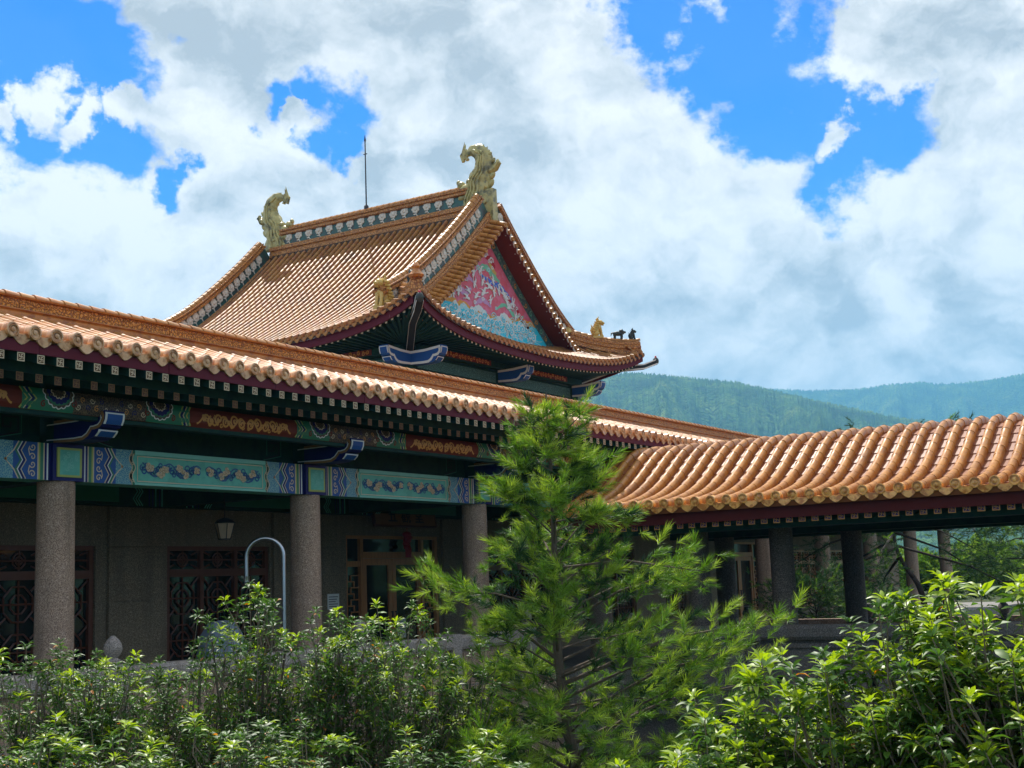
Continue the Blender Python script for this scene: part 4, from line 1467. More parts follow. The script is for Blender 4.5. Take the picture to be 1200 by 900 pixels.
part('rear_fascia_board', b, 'red', wk, smooth=False)
b = rafter(0, 0, 0.75, 0.09, 0.125, True)
b.v = [(y, -x, z) for x, y, z in b.v]
wr_me = b.mesh('flying_rafter', ['dgreen', 'gold', 'navy', 'gold'], smooth=False)
rs = MB(); rs.box(-0.75, 0, -0.035, 0.035, -0.05, 0.05, 0); rs.box(0.0, 0.004, -0.034, 0.034, -0.049, 0.049, 1)
rs_me = rs.mesh('rear_rafter', ['dgreen', 'teal_lt'], smooth=False)
for y in np.arange(WY0 + 0.1, WY1, 0.236):
    link('flying_rafter', wr_me, wk, (22.70, y, 2.715))
    link('rear_rafter', rs_me, wk, (29.9, y, 2.74))
for x, nm in ((23.15, 'eave_beam'), (29.4, 'rear_beam')):
    b = MB()
    b.box(x - 0.12, x + 0.12, WY0, WY1, 2.58, 2.69 if x < 25 else 2.75)
    part(nm, b, 'dgreen', wk, smooth=False)
for x, z0 in ((24.4, 2.62), (28.6, 2.62)):
    b = MB()
    b.box(x - 0.14, x + 0.14, WY0, WY1, z0, 3.1)
    part('top_beam', b, 'dgreen', wk, smooth=False)
wc = MB()
wc.lathe([(0.29, 0.0), (0.29, 0.1), (0.25, 0.15), (0.228, 0.18), (0.222, 2.62)], n=26)
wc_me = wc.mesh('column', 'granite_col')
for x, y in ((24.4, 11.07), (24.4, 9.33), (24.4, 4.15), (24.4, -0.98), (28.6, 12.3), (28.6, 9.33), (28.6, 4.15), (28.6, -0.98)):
    link('column', wc_me, wk, (x, y, 0))

# ------------------------------------------------------------------ temple hall with a hipped gable roof
hall = thing('temple_hall', 'temple hall with a tall hipped gable roof, dragon ridge ends and a colourful gable mural', 'temple', (37.7, 29.3, 0.0))
HX, HY, HW, HD = 37.7, 29.3, 7.1, 7.02
XL, XR, YF, YBK = HX - HW, HX + HW, HY - HD, HY + HD


def hz(d):
    t = min(max(d / 7.1, 0), 1)
    return 9.28 + 5.3 * (0.68 * t + 0.32 * t * t)


def lift(s, d):
    return 0.92 * math.exp(-max(s, 0) / 2.1) * max(0.0, 1 - d / 3.4) ** 1.4


def flare(s, d):
    return 0.22 * math.exp(-max(s, 0) / 1.3) * max(0.0, 1 - d / 2.5)


def pL(d, y):                     # point on the slope facing -X
    s = min(y - YF, YBK - y)
    return (XL + d - flare(s, d), y, hz(d) + lift(s, d))


def pF(d, x):                     # point on the skirt facing -Y
    s = min(x - XL, XR - x)
    w_ = math.exp(-max(s - d, 0) / 1.1)
    return (x, YF + d - flare(s, d), hz(d) * w_ + (9.28 + 0.36 * d) * (1 - w_) + lift(s, d))


def pR(d, y):
    a = pL(d, y)
    return (2 * HX - a[0], a[1], a[2])


def pB(d, x):
    a = pF(d, x)
    return (a[0], 2 * HY - a[1], a[2])


GY = 24.30                        # verge line
b = MB()
def sheet(fn, ds, lo, hi, n):
    vs, fs = [], []
    for d in ds:
        a, c = lo(d), hi(d)
        for i in range(n + 1): vs.append(fn(d, a + (c - a) * i / n))
    k = len(vs)
    vs += [(x, y, z - 0.10) for x, y, z in vs]
    m_ = n + 1
    for i in range(len(ds) - 1):
        for j in range(n):
            q = (i * m_ + j, i * m_ + j + 1, (i + 1) * m_ + j + 1, (i + 1) * m_ + j)
            fs += [q, tuple(k + t for t in q[::-1])]
    for j in range(n): fs.append((j, j + 1, k + j + 1, k + j))
    b.add(vs, fs)
dsl = [0, 0.15, 0.4, 0.7, 1.0, 1.4, 1.82, 2.1, 2.6, 3.3, 4.2, 5.2, 6.2, 7.1]
for fn in (pL, pR):
    sheet(fn, dsl, lambda d: YF + min(d, 1.82), lambda d: YBK - min(d, 1.82), 60)
for fn in (pF, pB):
    sheet(fn, [0, 0.15, 0.4, 0.7, 1.0, 1.4, 1.82, 2.1], lambda d: XL + d, lambda d: XR - d, 60)
part('pan_tiles', b, 'pan_dark', hall, kind='stuff')

HP = 0.283
ends = MB()
def tile_end(p, out, s=0.078):
    """round end and drip tile as small solids; out = horizontal outward direction"""
    o = Vector(out); sd = Vector((-o.y, o.x, 0))
    c = Vector(p) + o * 0.02 + Vector((0, 0, 0.045))
    n = 9
    vs = [c + sd * s * math.cos(2 * PI * k / n) + Vector((0, 0, s * math.sin(2 * PI * k / n))) for k in range(n)]
    vs += [v - o * 0.08 for v in vs] + [c + o * 0.012]
    ends.add(vs, [(k, (k + 1) % n, n + (k + 1) % n, n + k) for k in range(n)] + [(2 * n, (k + 1) % n, k) for k in range(n)])
    c2 = Vector(p) + sd * HP / 2 + Vector((0, 0, 0.02))
    q = [(0.11, 0.02), (0.10, -0.05), (0.04, -0.11), (0, -0.135), (-0.04, -0.11), (-0.10, -0.05), (-0.11, 0.02), (0, -0.03)]
    vs = [c2 + sd * a + Vector((0, 0, e)) for a, e in q]
    vs += [v - o * 0.03 for v in vs]
    m_ = len(q)
    ends.add(vs, [tuple(range(m_)), tuple(range(2 * m_ - 1, m_ - 1, -1))] + [(k, m_ + k, m_ + (k + 1) % m_, (k + 1) % m_) for k in range(m_)])


def drow(fn, t, dmax, side, name, dmin=-0.03):
    n = max(2, int(dmax / 0.45) + 1)
    p = [fn(dmin + (dmax - dmin) * i / n, t) for i in range(n + 1)]
    p = [(x, y, z + 0.012) for x, y, z in p]
    return part(name, barrel(p, side, 0.064, 0.34, 6, lip=1.02, raise_=0.055), 'tile_hall', hall, angle=60)


y = YF + 0.14
while y < YBK - 0.1:
    e = min(y - YF, YBK - y)
    if e < 1.72: dm = e
    elif e < 2.4: dm = 1.05
    else: dm = 6.95
    if dm > 0.12: drow(pL, y, dm, (0, 1, 0), 'barrel_tile_row')
    tile_end(pL(-0.02, y), (-1, 0, 0))
    y += HP
x = XL + 0.14
rr_ = MB()
while x < XR - 0.1:
    e = min(x - XL, XR - x)
    dm = min(e, 1.98)
    if dm > 0.12: drow(pF, x, dm, (1, 0, 0), 'barrel_tile_row')
    tile_end(pF(-0.02, x), (0, -1, 0))
    x += HP
for yy in np.arange(YF + 0.14, YBK, HP * 2):
    barrel([(a, c, z + .01) for a, c, z in [pR(d, yy) for d in np.linspace(0, 6.9 if 2.4 < yy - YF < 2 * HD - 2.4 else 0.9, 5)]], (0, 1, 0), 0.075, 1.2, 4, mb=rr_)
part('rear_slope_tiles', rr_, 'tile_top', hall, kind='stuff')
part('eave_tile_ends', ends, 'tile_top', hall, kind='stuff', smooth=False)

# fascia and soffit under the curved eave
def eaveline(fn, lo, hi, n):
    return [lo + (hi - lo) * i / n for i in range(n + 1)]
b = MB(); s_ = MB()
for fn, lo, hi, inward in ((pL, YF, YBK, (1, 0)), (pF, XL, XR, (0, 1)), (pR, YF, YBK, (-1, 0)), (pB, XL, XR, (0, -1))):
    ts = eaveline(fn, lo, hi, 64)
    vs, fs, v2, f2 = [], [], [], []
    for t in ts:
        p = Vector(fn(0, t)); q = Vector((inward[0], inward[1], 0))
        vs += [p + q * 0.07 - Vector((0, 0, 0.08)), p + q * 0.07 - Vector((0, 0, 0.33)), p + q * 0.13 - Vector((0, 0, 0.33)), p + q * 0.13 - Vector((0, 0, 0.08))]
        w_ = Vector(fn(1.85, min(max(t, lo + 1.85), hi - 1.85)))
        v2 += [p + q * 0.12 - Vector((0, 0, 0.24)), Vector((w_.x, w_.y, 9.22))]
    for i in range(64):
        for j in range(4): fs.append((4 * i + j, 4 * i + (j + 1) % 4, 4 * i + 4 + (j + 1) % 4, 4 * i + 4 + j))
        f2.append((2 * i, 2 * i + 1, 2 * i + 3, 2 * i + 2))
    b.add(vs, fs); s_.add(v2, f2)
part('fascia_board', b, 'fascia', hall)
part('soffit', s_, 'dgreen', hall)
ra = MB()
for fn, lo, hi, inward in ((pL, YF, YBK, (1, 0)), (pF, XL, XR, (0, 1))):
    for row, (d0, dz, w_) in enumerate(((0.14, -0.385, 0.042), (0.52, -0.45, 0.042))):
        t = lo + 0.2
        while t < hi - 0.15:
            p = Vector(fn(d0, min(max(t, lo + d0), hi - d0)))
            p.z += dz
            tt = min(max(t, lo + 1.85), hi - 1.85)
            w2 = Vector(fn(1.85, tt)); w2.z = 9.16 - 0.03 * row
            ax = (w2 - p).normalized()
            sd = Vector((-inward[1], inward[0], 0)); upv = ax.cross(sd)
            if upv.z < 0: upv = -upv
            c = [p + sd * a * w_ + upv * e * w_ for a, e in ((-1, -1), (1, -1), (1, 1), (-1, 1))]
            c2 = [v + (w2 - p) for v in c]
            ra.add(c + c2, [(0, 1, 5, 4), (1, 2, 6, 5), (2, 3, 7, 6), (3, 0, 4, 7)], 0)
            ra.add([v - ax * 0.002 for v in c], [(0, 1, 2, 3)], 1)
            t += 0.235
part('rafters', ra, ['dgreen', 'cream'], hall, kind='stuff', smooth=False)


# ridges -----------------------------------------------------------------
def lotus_mesh():
    b = MB()
    rg = random.Random(3)
    for k in range(7):
        a = 2 * PI * k / 7
        b.ell((0, 0.075 * math.cos(a), 0.055 + 0.075 * math.sin(a)), (0.03, 0.048, 0.052), 0, 6, 4)
    b.ell((-0.012, 0, 0.06), (0.04, 0.06, 0.06), 0, 6, 4)
    b.tube([(0, 0.0, -0.03), (0.0, -0.015, -0.10), (0, -0.05, -0.155)], [0.02, 0.014, 0.014], 5)
    b.ell((0, 0.03, -0.09), (0.014, 0.045, 0.022), 0, 6, 4)
    return b.mesh('lotus_relief', ['lotus'])


lot = lotus_mesh()
RY0, RY1 = 24.45, 34.15
b = MB()
b.prism([(-0.26, 14.42), (-0.26, 14.62), (-0.22, 14.65), (-0.27, 14.69), (-0.27, 14.80), (-0.20, 14.86), (0.20, 14.86), (0.27, 14.80), (0.26, 14.42)], 'y', RY0, RY1)
b.prism([(-0.18, 15.225), (-0.25, 15.26), (-0.25, 15.33), (-0.20, 15.36), (-0.24, 15.40), (-0.24, 15.47), (-0.15, 15.50), (0.15, 15.50), (0.24, 15.47), (0.25, 15.26), (0.18, 15.225)], 'y', RY0 + 0.5, RY1 - 0.5)
for i, v in enumerate(b.v): b.v[i] = (v[0] + HX, v[1], v[2])
rid = part('main_ridge', b, 'mould', hall, smooth=False)
b = MB()
b.box(HX - 0.145, HX + 0.145, RY0, RY1, 14.861, 15.224)
part('green_band', b, 'rgreen', rid, smooth=False)
barrel([(HX, RY0 + 0.5, 15.50), (HX, RY1 - 0.5, 15.50)], (1, 0, 0), 0.115, 0.27, 6, mb=(cpm := MB()))
part('ridge_cap', cpm, 'tile', rid, angle=60)
for k in range(16):
    link('lotus_relief', lot, rid, (HX - 0.155, 25.75 + 0.50 * k, 15.06)).scale = (1.45, 1.5, 1.3)
b = MB()
for k in range(33):                     # small flashing scallops under the ridge
    yy = 24.75 + 0.283 * k
    b.prism([(yy - 0.12, 14.28), (yy, 14.24), (yy + 0.12, 14.28), (yy + 0.12, 14.45), (yy - 0.12, 14.45)], 'x', HX - 0.34, HX - 0.26)
part('flashing_tiles', b, 'pan_dark', rid, kind='stuff', smooth=False)


def verge(side, gy, d0, d1, face):
    """ridge running down a slope: base, green band with lotus reliefs, top moulding, cap tiles"""
    fn = pL if side < 0 else pR
    pth = []
    for i in range(25):
        d = d1 + (d0 - d1) * i / 24
        p = Vector(fn(d, gy))
        pth.append((p.x, gy, p.z + 0.01))
    sd = (0, 1, 0)
    b = MB()
    b.sweep(pth, sd, [(-0.24, -0.26), (0.24, -0.26), (0.24, -0.10), (0.19, -0.06), (0.22, -0.02), (0.16, 0.03), (-0.16, 0.03), (-0.22, -0.02), (-0.19, -0.06), (-0.24, -0.10)])
    b.sweep(pth, sd, [(-0.13, 0.49), (0.13, 0.49), (0.22, 0.51), (0.22, 0.58), (0.14, 0.61), (0.20, 0.64), (0.20, 0.68), (-0.20, 0.68), (-0.20, 0.64), (-0.14, 0.61), (-0.22, 0.58), (-0.22, 0.51)])
    v = part('verge_ridge', b, 'mould', hall, smooth=False)
    b = MB()
    b.sweep(pth, sd, [(-0.11, 0.031), (0.11, 0.031), (0.11, 0.489), (-0.11, 0.489)])
    part('green_band', b, 'rgreen', v, smooth=False)
    P = []
    for i, p in enumerate(pth):
        t = (Vector(pth[min(i + 1, 24)]) - Vector(pth[max(i - 1, 0)])).normalized()
        n_ = t.cross(Vector(sd)); n_ = n_ if n_.z > 0 else -n_
        P.append(Vector(p) + n_ * 0.68)
    part('cap_tiles', barrel(P[::-1], sd, 0.125, 0.26, 6), 'tile', v, angle=60)
    tot = 40
    for k in range(tot):
        d = d0 + 0.25 + 0.30 * k
        if d > d1 - 0.3: break
        p = Vector(fn(d, gy)); p2 = Vector(fn(d + 0.1, gy))
        t = (p2 - p).normalized()
        n_ = t.cross(Vector(sd)); n_ = n_ if n_.z > 0 else -n_
        c = p + n_ * 0.26
        link('lotus_relief', lot, v, (c.x, gy - 0.115, c.z + 0.02), (0, 0, PI / 2)).scale = (1.45, 1.45, 1.45)
    return v


verge(-1, GY, 1.12, 6.95, -1)
verge(-1, 2 * HY - GY, 1.12, 6.95, -1)
verge(1, GY, 1.6, 6.95, -1)
verge(1, 2 * HY - GY, 1.6, 6.95, -1)

# tiles lying across the gable overhang, bargeboards, mural
EY = 23.64                        # outer edge of the gable overhang
for side in (-1, 1):
    fn = pL if side < 0 else pR
    b = MB()
    vs, fs = [], []
    qs = np.linspace(1.9, 7.1, 24)
    for q in qs:
        X_ = fn(q, GY)[0]
        z = hz(q)
        vs += [(X_, GY - 0.1, z - 0.30), (X_, EY, z - 0.56), (X_, EY, z - 0.70), (X_, EY + 0.07, z - 0.70), (X_, EY + 0.07, z - 0.63), (X_, GY + 0.04, z - 0.63)]
    for i in range(23):
        o = 6 * i
        for k in range(5): fs.append((o + k, o + k + 1, o + 7 + k, o + 6 + k))
    b.add(vs, fs)
    bb = part('gable_soffit', b, 'red', hall, smooth=False)
    b = MB()
    for k, q in enumerate(np.linspace(2.2, 6.8, 17)):
        b.ell((fn(q, GY)[0], EY + 0.14, hz(q) - 0.64), (0.028, 0.028, 0.02), 0, 8, 5)
    part('nail_heads', b, 'white', bb)
    d = 2.05
    while d < 7.02:
        p = fn(d, GY)
        q = MB()
        barrel([(0, EY - GY - 0.06, -0.57), (0, -0.16, -0.33)], (1, 0, 0), 0.080, 0.33, 6, mb=q, raise_=0.02)
        q.lathe([(0.085, 0.09), (0.085, 0.0), (0.06, -0.004), (0.05, 0.01)], (0, EY - GY - 0.08, -0.555), 12, 0, 'y')
        ang = math.atan2(hz(d + .1) - hz(d - .1), 0.2)
        ang *= -side
        ang = -ang if side > 0 else -ang
        ang = -abs(math.atan2(hz(d + .1) - hz(d - .1), 0.2)) if side < 0 else abs(math.atan2(hz(d + .1) - hz(d - .1), 0.2))
        R_ = Matrix.Rotation(ang, 3, 'Y')
        q.v = [tuple(R_ @ Vector((a_, 0, c_ + 0.555)) + Vector((0, b_, -0.555))) if False else (R_ @ Vector((a_, 0, c_ + 0.45)) + Vector((0, b_, -0.45))) for a_, b_, c_ in q.v]
        part('gable_edge_tile', q, 'tile', hall, (p[0], GY, p[2]), angle=60)
        q = drip(0.20, 0.15)
        part('gable_drip_tile', q, 'lotus', hall, (p[0] - side * 0.09, EY - 0.02, hz(d + 0.09) - 0.55), (0, ang * 0.55, 0), smooth=False)
        d += 0.205

MY = GY + 0.02
mur = MB()
def medge(X): return hz(HW - abs(X - HX)) - 0.64
xs = np.linspace(HX - 5.2, HX + 5.2, 41)
poly = [(X, 9.6) for X in (HX - 5.2, HX + 5.2)] + [(X, max(9.61, medge(X))) for X in xs[::-1]]
mur.prism(poly, 'y', MY, MY + 0.2, 0)
mural = part('gable_mural', mur, ['m_rose'], hall, smooth=False)
mput = lambda e: (lambda a, c: (a, MY - e, c))
def inside(X, z, mar=0.45): return z < medge(X) - mar - 0.1
det = MB()
DK = ['m_cyan', 'm_cyan_lt', 'm_white', 'm_orange', 'm_lilac', 'm_green', 'm_blue', 'm_red', 'm_border', 'yellow']
di = {k: i for i, k in enumerate(DK)}
# dark ornamental border along both slopes
for sg in (-1, 1):
    bl = [(HX + sg * (5.0 - 5.0 * i / 30), medge(HX + sg * (5.0 - 5.0 * i / 30)) - 0.24) for i in range(31)]
    det.ribbon(bl, 0.36, mput(0.010), di['m_border'])
    for i in range(2, 30, 2):
        if bl[i][1] > 10.4:
            det.ribbon(spiral(bl[i][0], bl[i][1], 0.11, 1.1, i, sg, 8), 0.035, mput(0.013), di['m_green' if i % 4 else 'm_orange'])
# sea: cyan ground with a scalloped top, fringe of orange foam
rg = random.Random(21)
XM0, XM1 = HX - 4.6, HX + 4.6
top = []
for i in range(61):
    X = XM0 + (XM1 - XM0) * i / 60
    top.append((X, 10.76 - 0.10 * math.cos((X - HX) * 1.2) + 0.06 * abs(math.sin(i * 0.55)) - 0.02 * (X - HX)))
fr = [(X, z + 0.14 + 0.10 * rg.random()) for X, z in top]
det.add([mput(0.004)(X, 9.9) for X, z in fr] + [mput(0.004)(X, min(z, max(9.91, medge(X) - 0.3))) for X, z in fr], [(i, i + 1, 62 + i, 61 + i) for i in range(60)], di['m_orange'])
det.add([mput(0.007)(X, 9.9) for X, z in top] + [mput(0.007)(X, min(z, max(9.91, medge(X) - 0.3))) for X, z in top], [(i, i + 1, 62 + i, 61 + i) for i in range(60)], di['m_cyan'])
for r_ in range(5):
    ln_ = [(XM0 + 0.125 * i, 10.08 + 0.17 * r_ + 0.06 * math.sin(i * 0.62 + 2.1 * r_)) for i in range(76)]
    ln_ = [p for p in ln_ if inside(p[0], p[1])]
    if len(ln_) > 3: det.ribbon(ln_, 0.034, mput(0.0085), di['m_cyan_lt'])
for r_ in range(5):
    for k in range(26):
        cx = XM0 + 0.3 * k + 0.15 * (r_ % 2)
        cz = 10.30 + 0.13 * r_
        if not inside(cx, cz + 0.12): continue
        if k % 2: continue
        for q in (0.17, 0.085):
            det.ribbon([(cx + q * math.cos(a), cz + q * math.sin(a)) for a in np.linspace(0.1, PI - 0.1, 8)], 0.032, mput(0.009 + 0.001 * r_), di['m_cyan_lt'])
for k in range(36):
    X = XM0 + 0.25 + 0.245 * k
    z = 10.68 + rg.uniform(-0.20, 0.16) - 0.02 * (X - HX)
    if not inside(X, z + 0.1): continue
    r_ = rg.uniform(0.12, 0.21)
    det.poly([(X + r_ * 0.9 * math.cos(a), z + r_ * math.sin(a) * (1 + 0.15 * math.sin(5 * a))) for a in np.linspace(0, 2 * PI, 14)[:-1]], mput(0.015 + 0.0006 * k), di['m_white'])
    det.ribbon(spiral(X, z, r_ * 0.75, 1.3, rg.random() * 6, 1 if k % 2 else -1, 12), 0.045, mput(0.036), di['m_cyan'])
    for q in range(3):
        det.ribbon(spiral(X + rg.uniform(-.12, .12), z - r_ - 0.08 * q, 0.07, 1.0, rg.random() * 6, 1, 8), 0.04, mput(0.0125), di['m_white'])
# drifting cloud bands in the rose sky
def cloud(pts, w, k, e):
    P = crom([(q[0] + 0.05, q[1] - 0.42) for q in pts], 6)
    n = len(P)
    det.ribbon(P, [w * (0.35 + 0.65 * math.sin(PI * (i + 0.5) / n)) * (1 + 0.25 * math.sin(i * 1.9)) for i in range(n)], mput(e), di[k])
    for q in (0, n // 2):
        det.ribbon(spiral(P[q][0], P[q][1] + 0.03, w * 0.5, 1.2, q, 1, 10), w * 0.22, mput(e + 0.002), di['m_white' if k != 'm_green' else 'm_cyan_lt'])
cloud([(HX - 2.6, 11.75), (HX - 2.1, 11.95), (HX - 1.6, 11.85), (HX - 1.2, 12.05)], 0.24, 'm_lilac', 0.006)
cloud([(HX - 1.9, 12.35), (HX - 1.5, 12.42), (HX - 1.0, 12.30)], 0.20, 'm_lilac', 0.006)
cloud([(HX - 1.0, 11.55), (HX - 0.5, 11.75), (HX + 0.0, 11.6)], 0.18, 'm_lilac', 0.006)
cloud([(HX + 0.3, 11.55), (HX + 0.9, 11.8), (HX + 1.5, 11.5), (HX + 2.1, 11.55)], 0.15, 'm_green', 0.0065)
cloud([(HX - 0.75, 12.80), (HX - 0.3, 12.95), (HX + 0.15, 12.75), (HX + 0.6, 12.55)], 0.22, 'm_green', 0.0065)
cloud([(HX - 0.6, 12.62), (HX + 0.1, 12.45), (HX + 0.6, 12.40), (HX + 1.1, 12.15), (HX + 1.5, 11.9)], 0.20, 'm_blue', 0.007)
cloud([(HX - 0.2, 12.55), (HX + 0.0, 12.25), (HX + 0.35, 12.2)], 0.09, 'm_orange', 0.0075)
cloud([(HX - 0.25, 13.35), (HX + 0.1, 13.2), (HX + 0.3, 13.0)], 0.28, 'm_red', 0.0075)
cloud([(HX - 0.05, 13.15), (HX + 0.15, 12.95), (HX + 0.4, 12.8)], 0.16, 'yellow', 0.008)
cloud([(HX - 3.0, 11.45), (HX - 2.5, 11.55), (HX - 2.1, 11.42)], 0.24, 'm_orange', 0.0125)
cloud([(HX - 3.1, 11.6), (HX - 2.7, 11.72), (HX - 2.3, 11.6)], 0.20, 'm_green', 0.0072)
cloud([(HX - 1.2, 11.25), (HX - 0.8, 11.42), (HX - 0.3, 11.3)], 0.20, 'm_white', 0.0125)
cloud([(HX + 0.4, 11.2), (HX + 0.8, 11.38), (HX + 1.3, 11.22)], 0.22, 'm_white', 0.0125)
cloud([(HX + 1.4, 11.1), (HX + 1.8, 11.25), (HX + 2.3, 11.05)], 0.20, 'm_cyan', 0.0128)
cloud([(HX - 2.0, 11.2), (HX - 1.7, 11.36), (HX - 1.3, 11.22)], 0.18, 'm_cyan_lt', 0.0128)
for X, z in ((HX + 1.15, 12.05), (HX + 1.65, 11.75), (HX + 1.95, 11.45), (HX + 2.3, 11.25)):
    cloud([(X - 0.15, z + 0.08), (X, z), (X + 0.15, z - 0.1)], 0.17, 'm_red', 0.008)
cloud([(HX + 1.7, 11.45), (HX + 2.2, 11.25), (HX + 2.6, 11.1)], 0.12, 'm_orange', 0.008)
part('sea_and_clouds', det, DK, mural, smooth=False)
# white cranes in relief
def crane_mesh():
    b = MB()
    p = lambda a, c: (a, -0.018 , c)
    b.prism([(-0.13, 0.0), (-0.05, -0.045), (0.06, -0.03), (0.13, 0.02), (0.05, 0.045), (-0.05, 0.04)], 'y', -0.02, 0.0)
    b.prism([(-0.02, 0.03), (0.05, 0.03), (0.04, 0.11), (0.12, 0.23), (0.0, 0.17), (-0.05, 0.09)], 'y', -0.026, -0.004)
    b.prism([(-0.03, -0.02), (-0.10, -0.11), (-0.06, -0.20), (0.02, -0.12), (0.06, -0.02)], 'y', -0.024, -0.002)
    b.tube([(0.11, -0.01, 0.02), (0.16, -0.01, 0.06), (0.19, -0.01, 0.11), (0.25, -0.01, 0.10)], [0.025, 0.018, 0.02, 0.006], 5)
    b.tube([(-0.12, -0.01, 0.0), (-0.24, -0.01, -0.05)], [0.014, 0.006], 4)
    return b.mesh('crane', ['m_white'], smooth=False)


crm = crane_mesh()
rg = random.Random(6)
for X, z in ((-1.75, 12.12), (-1.45, 11.75), (-1.1, 12.45), (-1.05, 12.05), (-0.95, 11.65), (-0.65, 12.6), (-0.55, 12.2), (-0.5, 11.85), (-0.15, 12.1), (-0.1, 11.62), (0.15, 11.95), (0.45, 12.05), (0.75, 12.0), (0.95, 11.75), (1.15, 11.6),
             (-2.05, 11.65), (-2.35, 11.5), (0.1, 12.35), (1.35, 11.75), (-1.55, 11.5), (1.5, 11.3)):
    o = link('crane', crm, mural, (HX + X + 0.1, MY - 0.008, z - 0.22), (0, rg.uniform(-1.2, 1.2), 0))
    k = rg.uniform(0.85, 1.2)
    o.scale = (k if rg.random() < 0.6 else -k, 1, k)

# hip ridges to the four corners
def hip(sx, sy):
    def P(d):
        a = pL(d, YF + d) if sx < 0 else pR(d, YF + d)
        x_, y_, z_ = a
        e = flare(0, d)
        yy = YF + d - e
        if sy > 0: yy = 2 * HY - yy
        return Vector((x_, yy, hz(d) + lift(d * 0.9, d) + 0.02))
    ds_ = np.linspace(0.16, 2.0, 12)
    pth = [P(d) for d in ds_]
    sd = Vector((1, -1 if sx * sy > 0 else 1, 0)).normalized()
    b = MB()
    b.sweep(pth, sd, [(-0.21, 0.0), (0.21, 0.0), (0.21, 0.12), (0.16, 0.16), (0.19, 0.20), (0.19, 0.28), (0.15, 0.31), (0.17, 0.35), (0.17, 0.43), (0.10, 0.47), (-0.10, 0.47), (-0.17, 0.43), (-0.17, 0.35), (-0.15, 0.31), (-0.19, 0.28), (-0.19, 0.20), (-0.16, 0.16), (-0.21, 0.12)])
    h = part('hip_ridge', b, 'mould', hall, smooth=False)
    tp = [p + Vector((0, 0, 0.48)) for p in pth]
    part('cap_tiles', barrel(tp, sd, 0.105, 0.26, 6), 'tile', h, angle=60)
    # carved corner beam carrying the tip
    b = MB()
    o = Vector((sx, sy, 0)).normalized()
    tip = P(0.0) + o * 0.34 + Vector((0, 0, -0.34))
    mid = P(0.9) + Vector((0, 0, -0.62))
    root = Vector((HX + sx * 5.05, HY + sy * 5.22, 8.98))
    b.sweep([root, mid, P(0.1) + Vector((0, 0, -0.50)), tip], sd, [(-0.10, -0.11), (0.10, -0.11), (0.10, 0.08), (-0.10, 0.08)], 0)
    for s_ in (-1, 1):
        b.sweep([root + sd * s_ * 0.103, mid + sd * s_ * 0.103, P(0.1) + Vector((0, 0, -0.50)) + sd * s_ * 0.103, tip + sd * s_ * 0.103], sd, [(-0.004, -0.115), (0.004, -0.115), (0.004, -0.07), (-0.004, -0.07)], 1)
        b.sweep([mid + sd * s_ * 0.103, P(0.1) + Vector((0, 0, -0.50)) + sd * s_ * 0.103, tip + sd * s_ * 0.103], sd, [(-0.004, 0.04), (0.004, 0.04), (0.004, 0.085), (-0.004, 0.085)], 1)
    b.ell(tip + Vector((0, 0, 0.02)), (0.12, 0.12, 0.15), 2, 10, 6)
    b.ell(tip + Vector((0, 0, 0.15)), (0.05, 0.05, 0.08), 3, 8, 5)
    part('corner_beam', b, ['beam_dk', 'white', 'grey_beast', 'm_red'], hall, angle=50)
    return P


HPf = {}
for sx in (-1, 1):
    for sy in (-1, 1):
        HPf[(sx, sy)] = hip(sx, sy)


# upper wall: columns, painted frieze, brackets
UX = [32.66, 37.70, 42.40 + 0.34]
UX = [32.66, 37.70, 42.74]
UY0, UY1 = 24.08, 34.52
b = MB()
b.box(32.66, 42.74, UY0 - 0.02, UY1 + 0.02, 0.02, 8.40)
part('upper_wall', b, 'plaster', hall, smooth=False)
b = MB()
b.box(32.60, 42.80, UY0 - 0.08, UY1 + 0.08, 8.90, 9.24)
part('soffit_board', b, 'dgreen', hall, smooth=False)
def frieze(x0, x1, y0, y1, front):
    """one bay of painted panel over a red sill, with a gilded purlin above; front: faces -Y, else faces -X"""
    b = MB()
    L = (x1 - x0) if front else (y1 - y0)
    def Bx(a, c, e0, e1, z0, z1, m):
        if front: b.box(x0 + a, x0 + c, y0 - e1, y0 - e0, z0, z1, m)
        else: b.box(x0 - e1, x0 - e0, y0 + a, y0 + c, z0, z1, m)
    Bx(0.16, L - 0.16, 0.0, 0.06, 8.40, 8.86, 0)
    Bx(0.30, L - 0.30, 0.06, 0.075, 8.46, 8.80, 1)
    Bx(0.16, L - 0.16, 0.0, 0.10, 8.34, 8.398, 2)
    Bx(0.0, L, 0.25, 0.42, 8.90, 9.10, 0)
    Bx(L * 0.22, L * 0.78, 0.42, 0.432, 8.91, 9.09, 2)
    put = (lambda a, c: (x0 + a, y0 - 0.436, c)) if front else (lambda a, c: (x0 - 0.436, y0 + a, c))
    for k in range(16):
        b.ribbon(spiral(L * (0.25 + 0.033 * k), 9.0 + 0.02 * (-1) ** k, 0.075, 1.3, k, 1 if k % 2 else -1, 10), 0.03, put, 3)
    return part('painted_frieze', b, ['dgreen', 'mottle_gr', 'red', 'gold'], hall, smooth=False)
for i in range(2):
    frieze(UX[i], UX[i + 1], UY0, UY0, True)
    frieze(UX[0], UX[0], UY0 + 5.2 * i, UY0 + 5.2 * (i + 1), False)
uc = MB(); uc.lathe([(0.19, 7.2), (0.19, 8.9)], n=16)
for x, y_ in ((UX[0], UY0), (UX[1], UY0), (UX[2], UY0), (UX[0], UY0 + 5.2), (UX[0], UY1), (UX[2], UY1)):
    part('upper_column', uc, 'dgreen', hall, (x, y_, 0))
def hall_bracket(x, y_, ang):
    o = link('bracket_arm', brm_hall, hall, (x, y_, 8.47), (0, 0, ang))
    o.scale = (1.0, 1.13, 1.38)
bm_ = brm.copy()
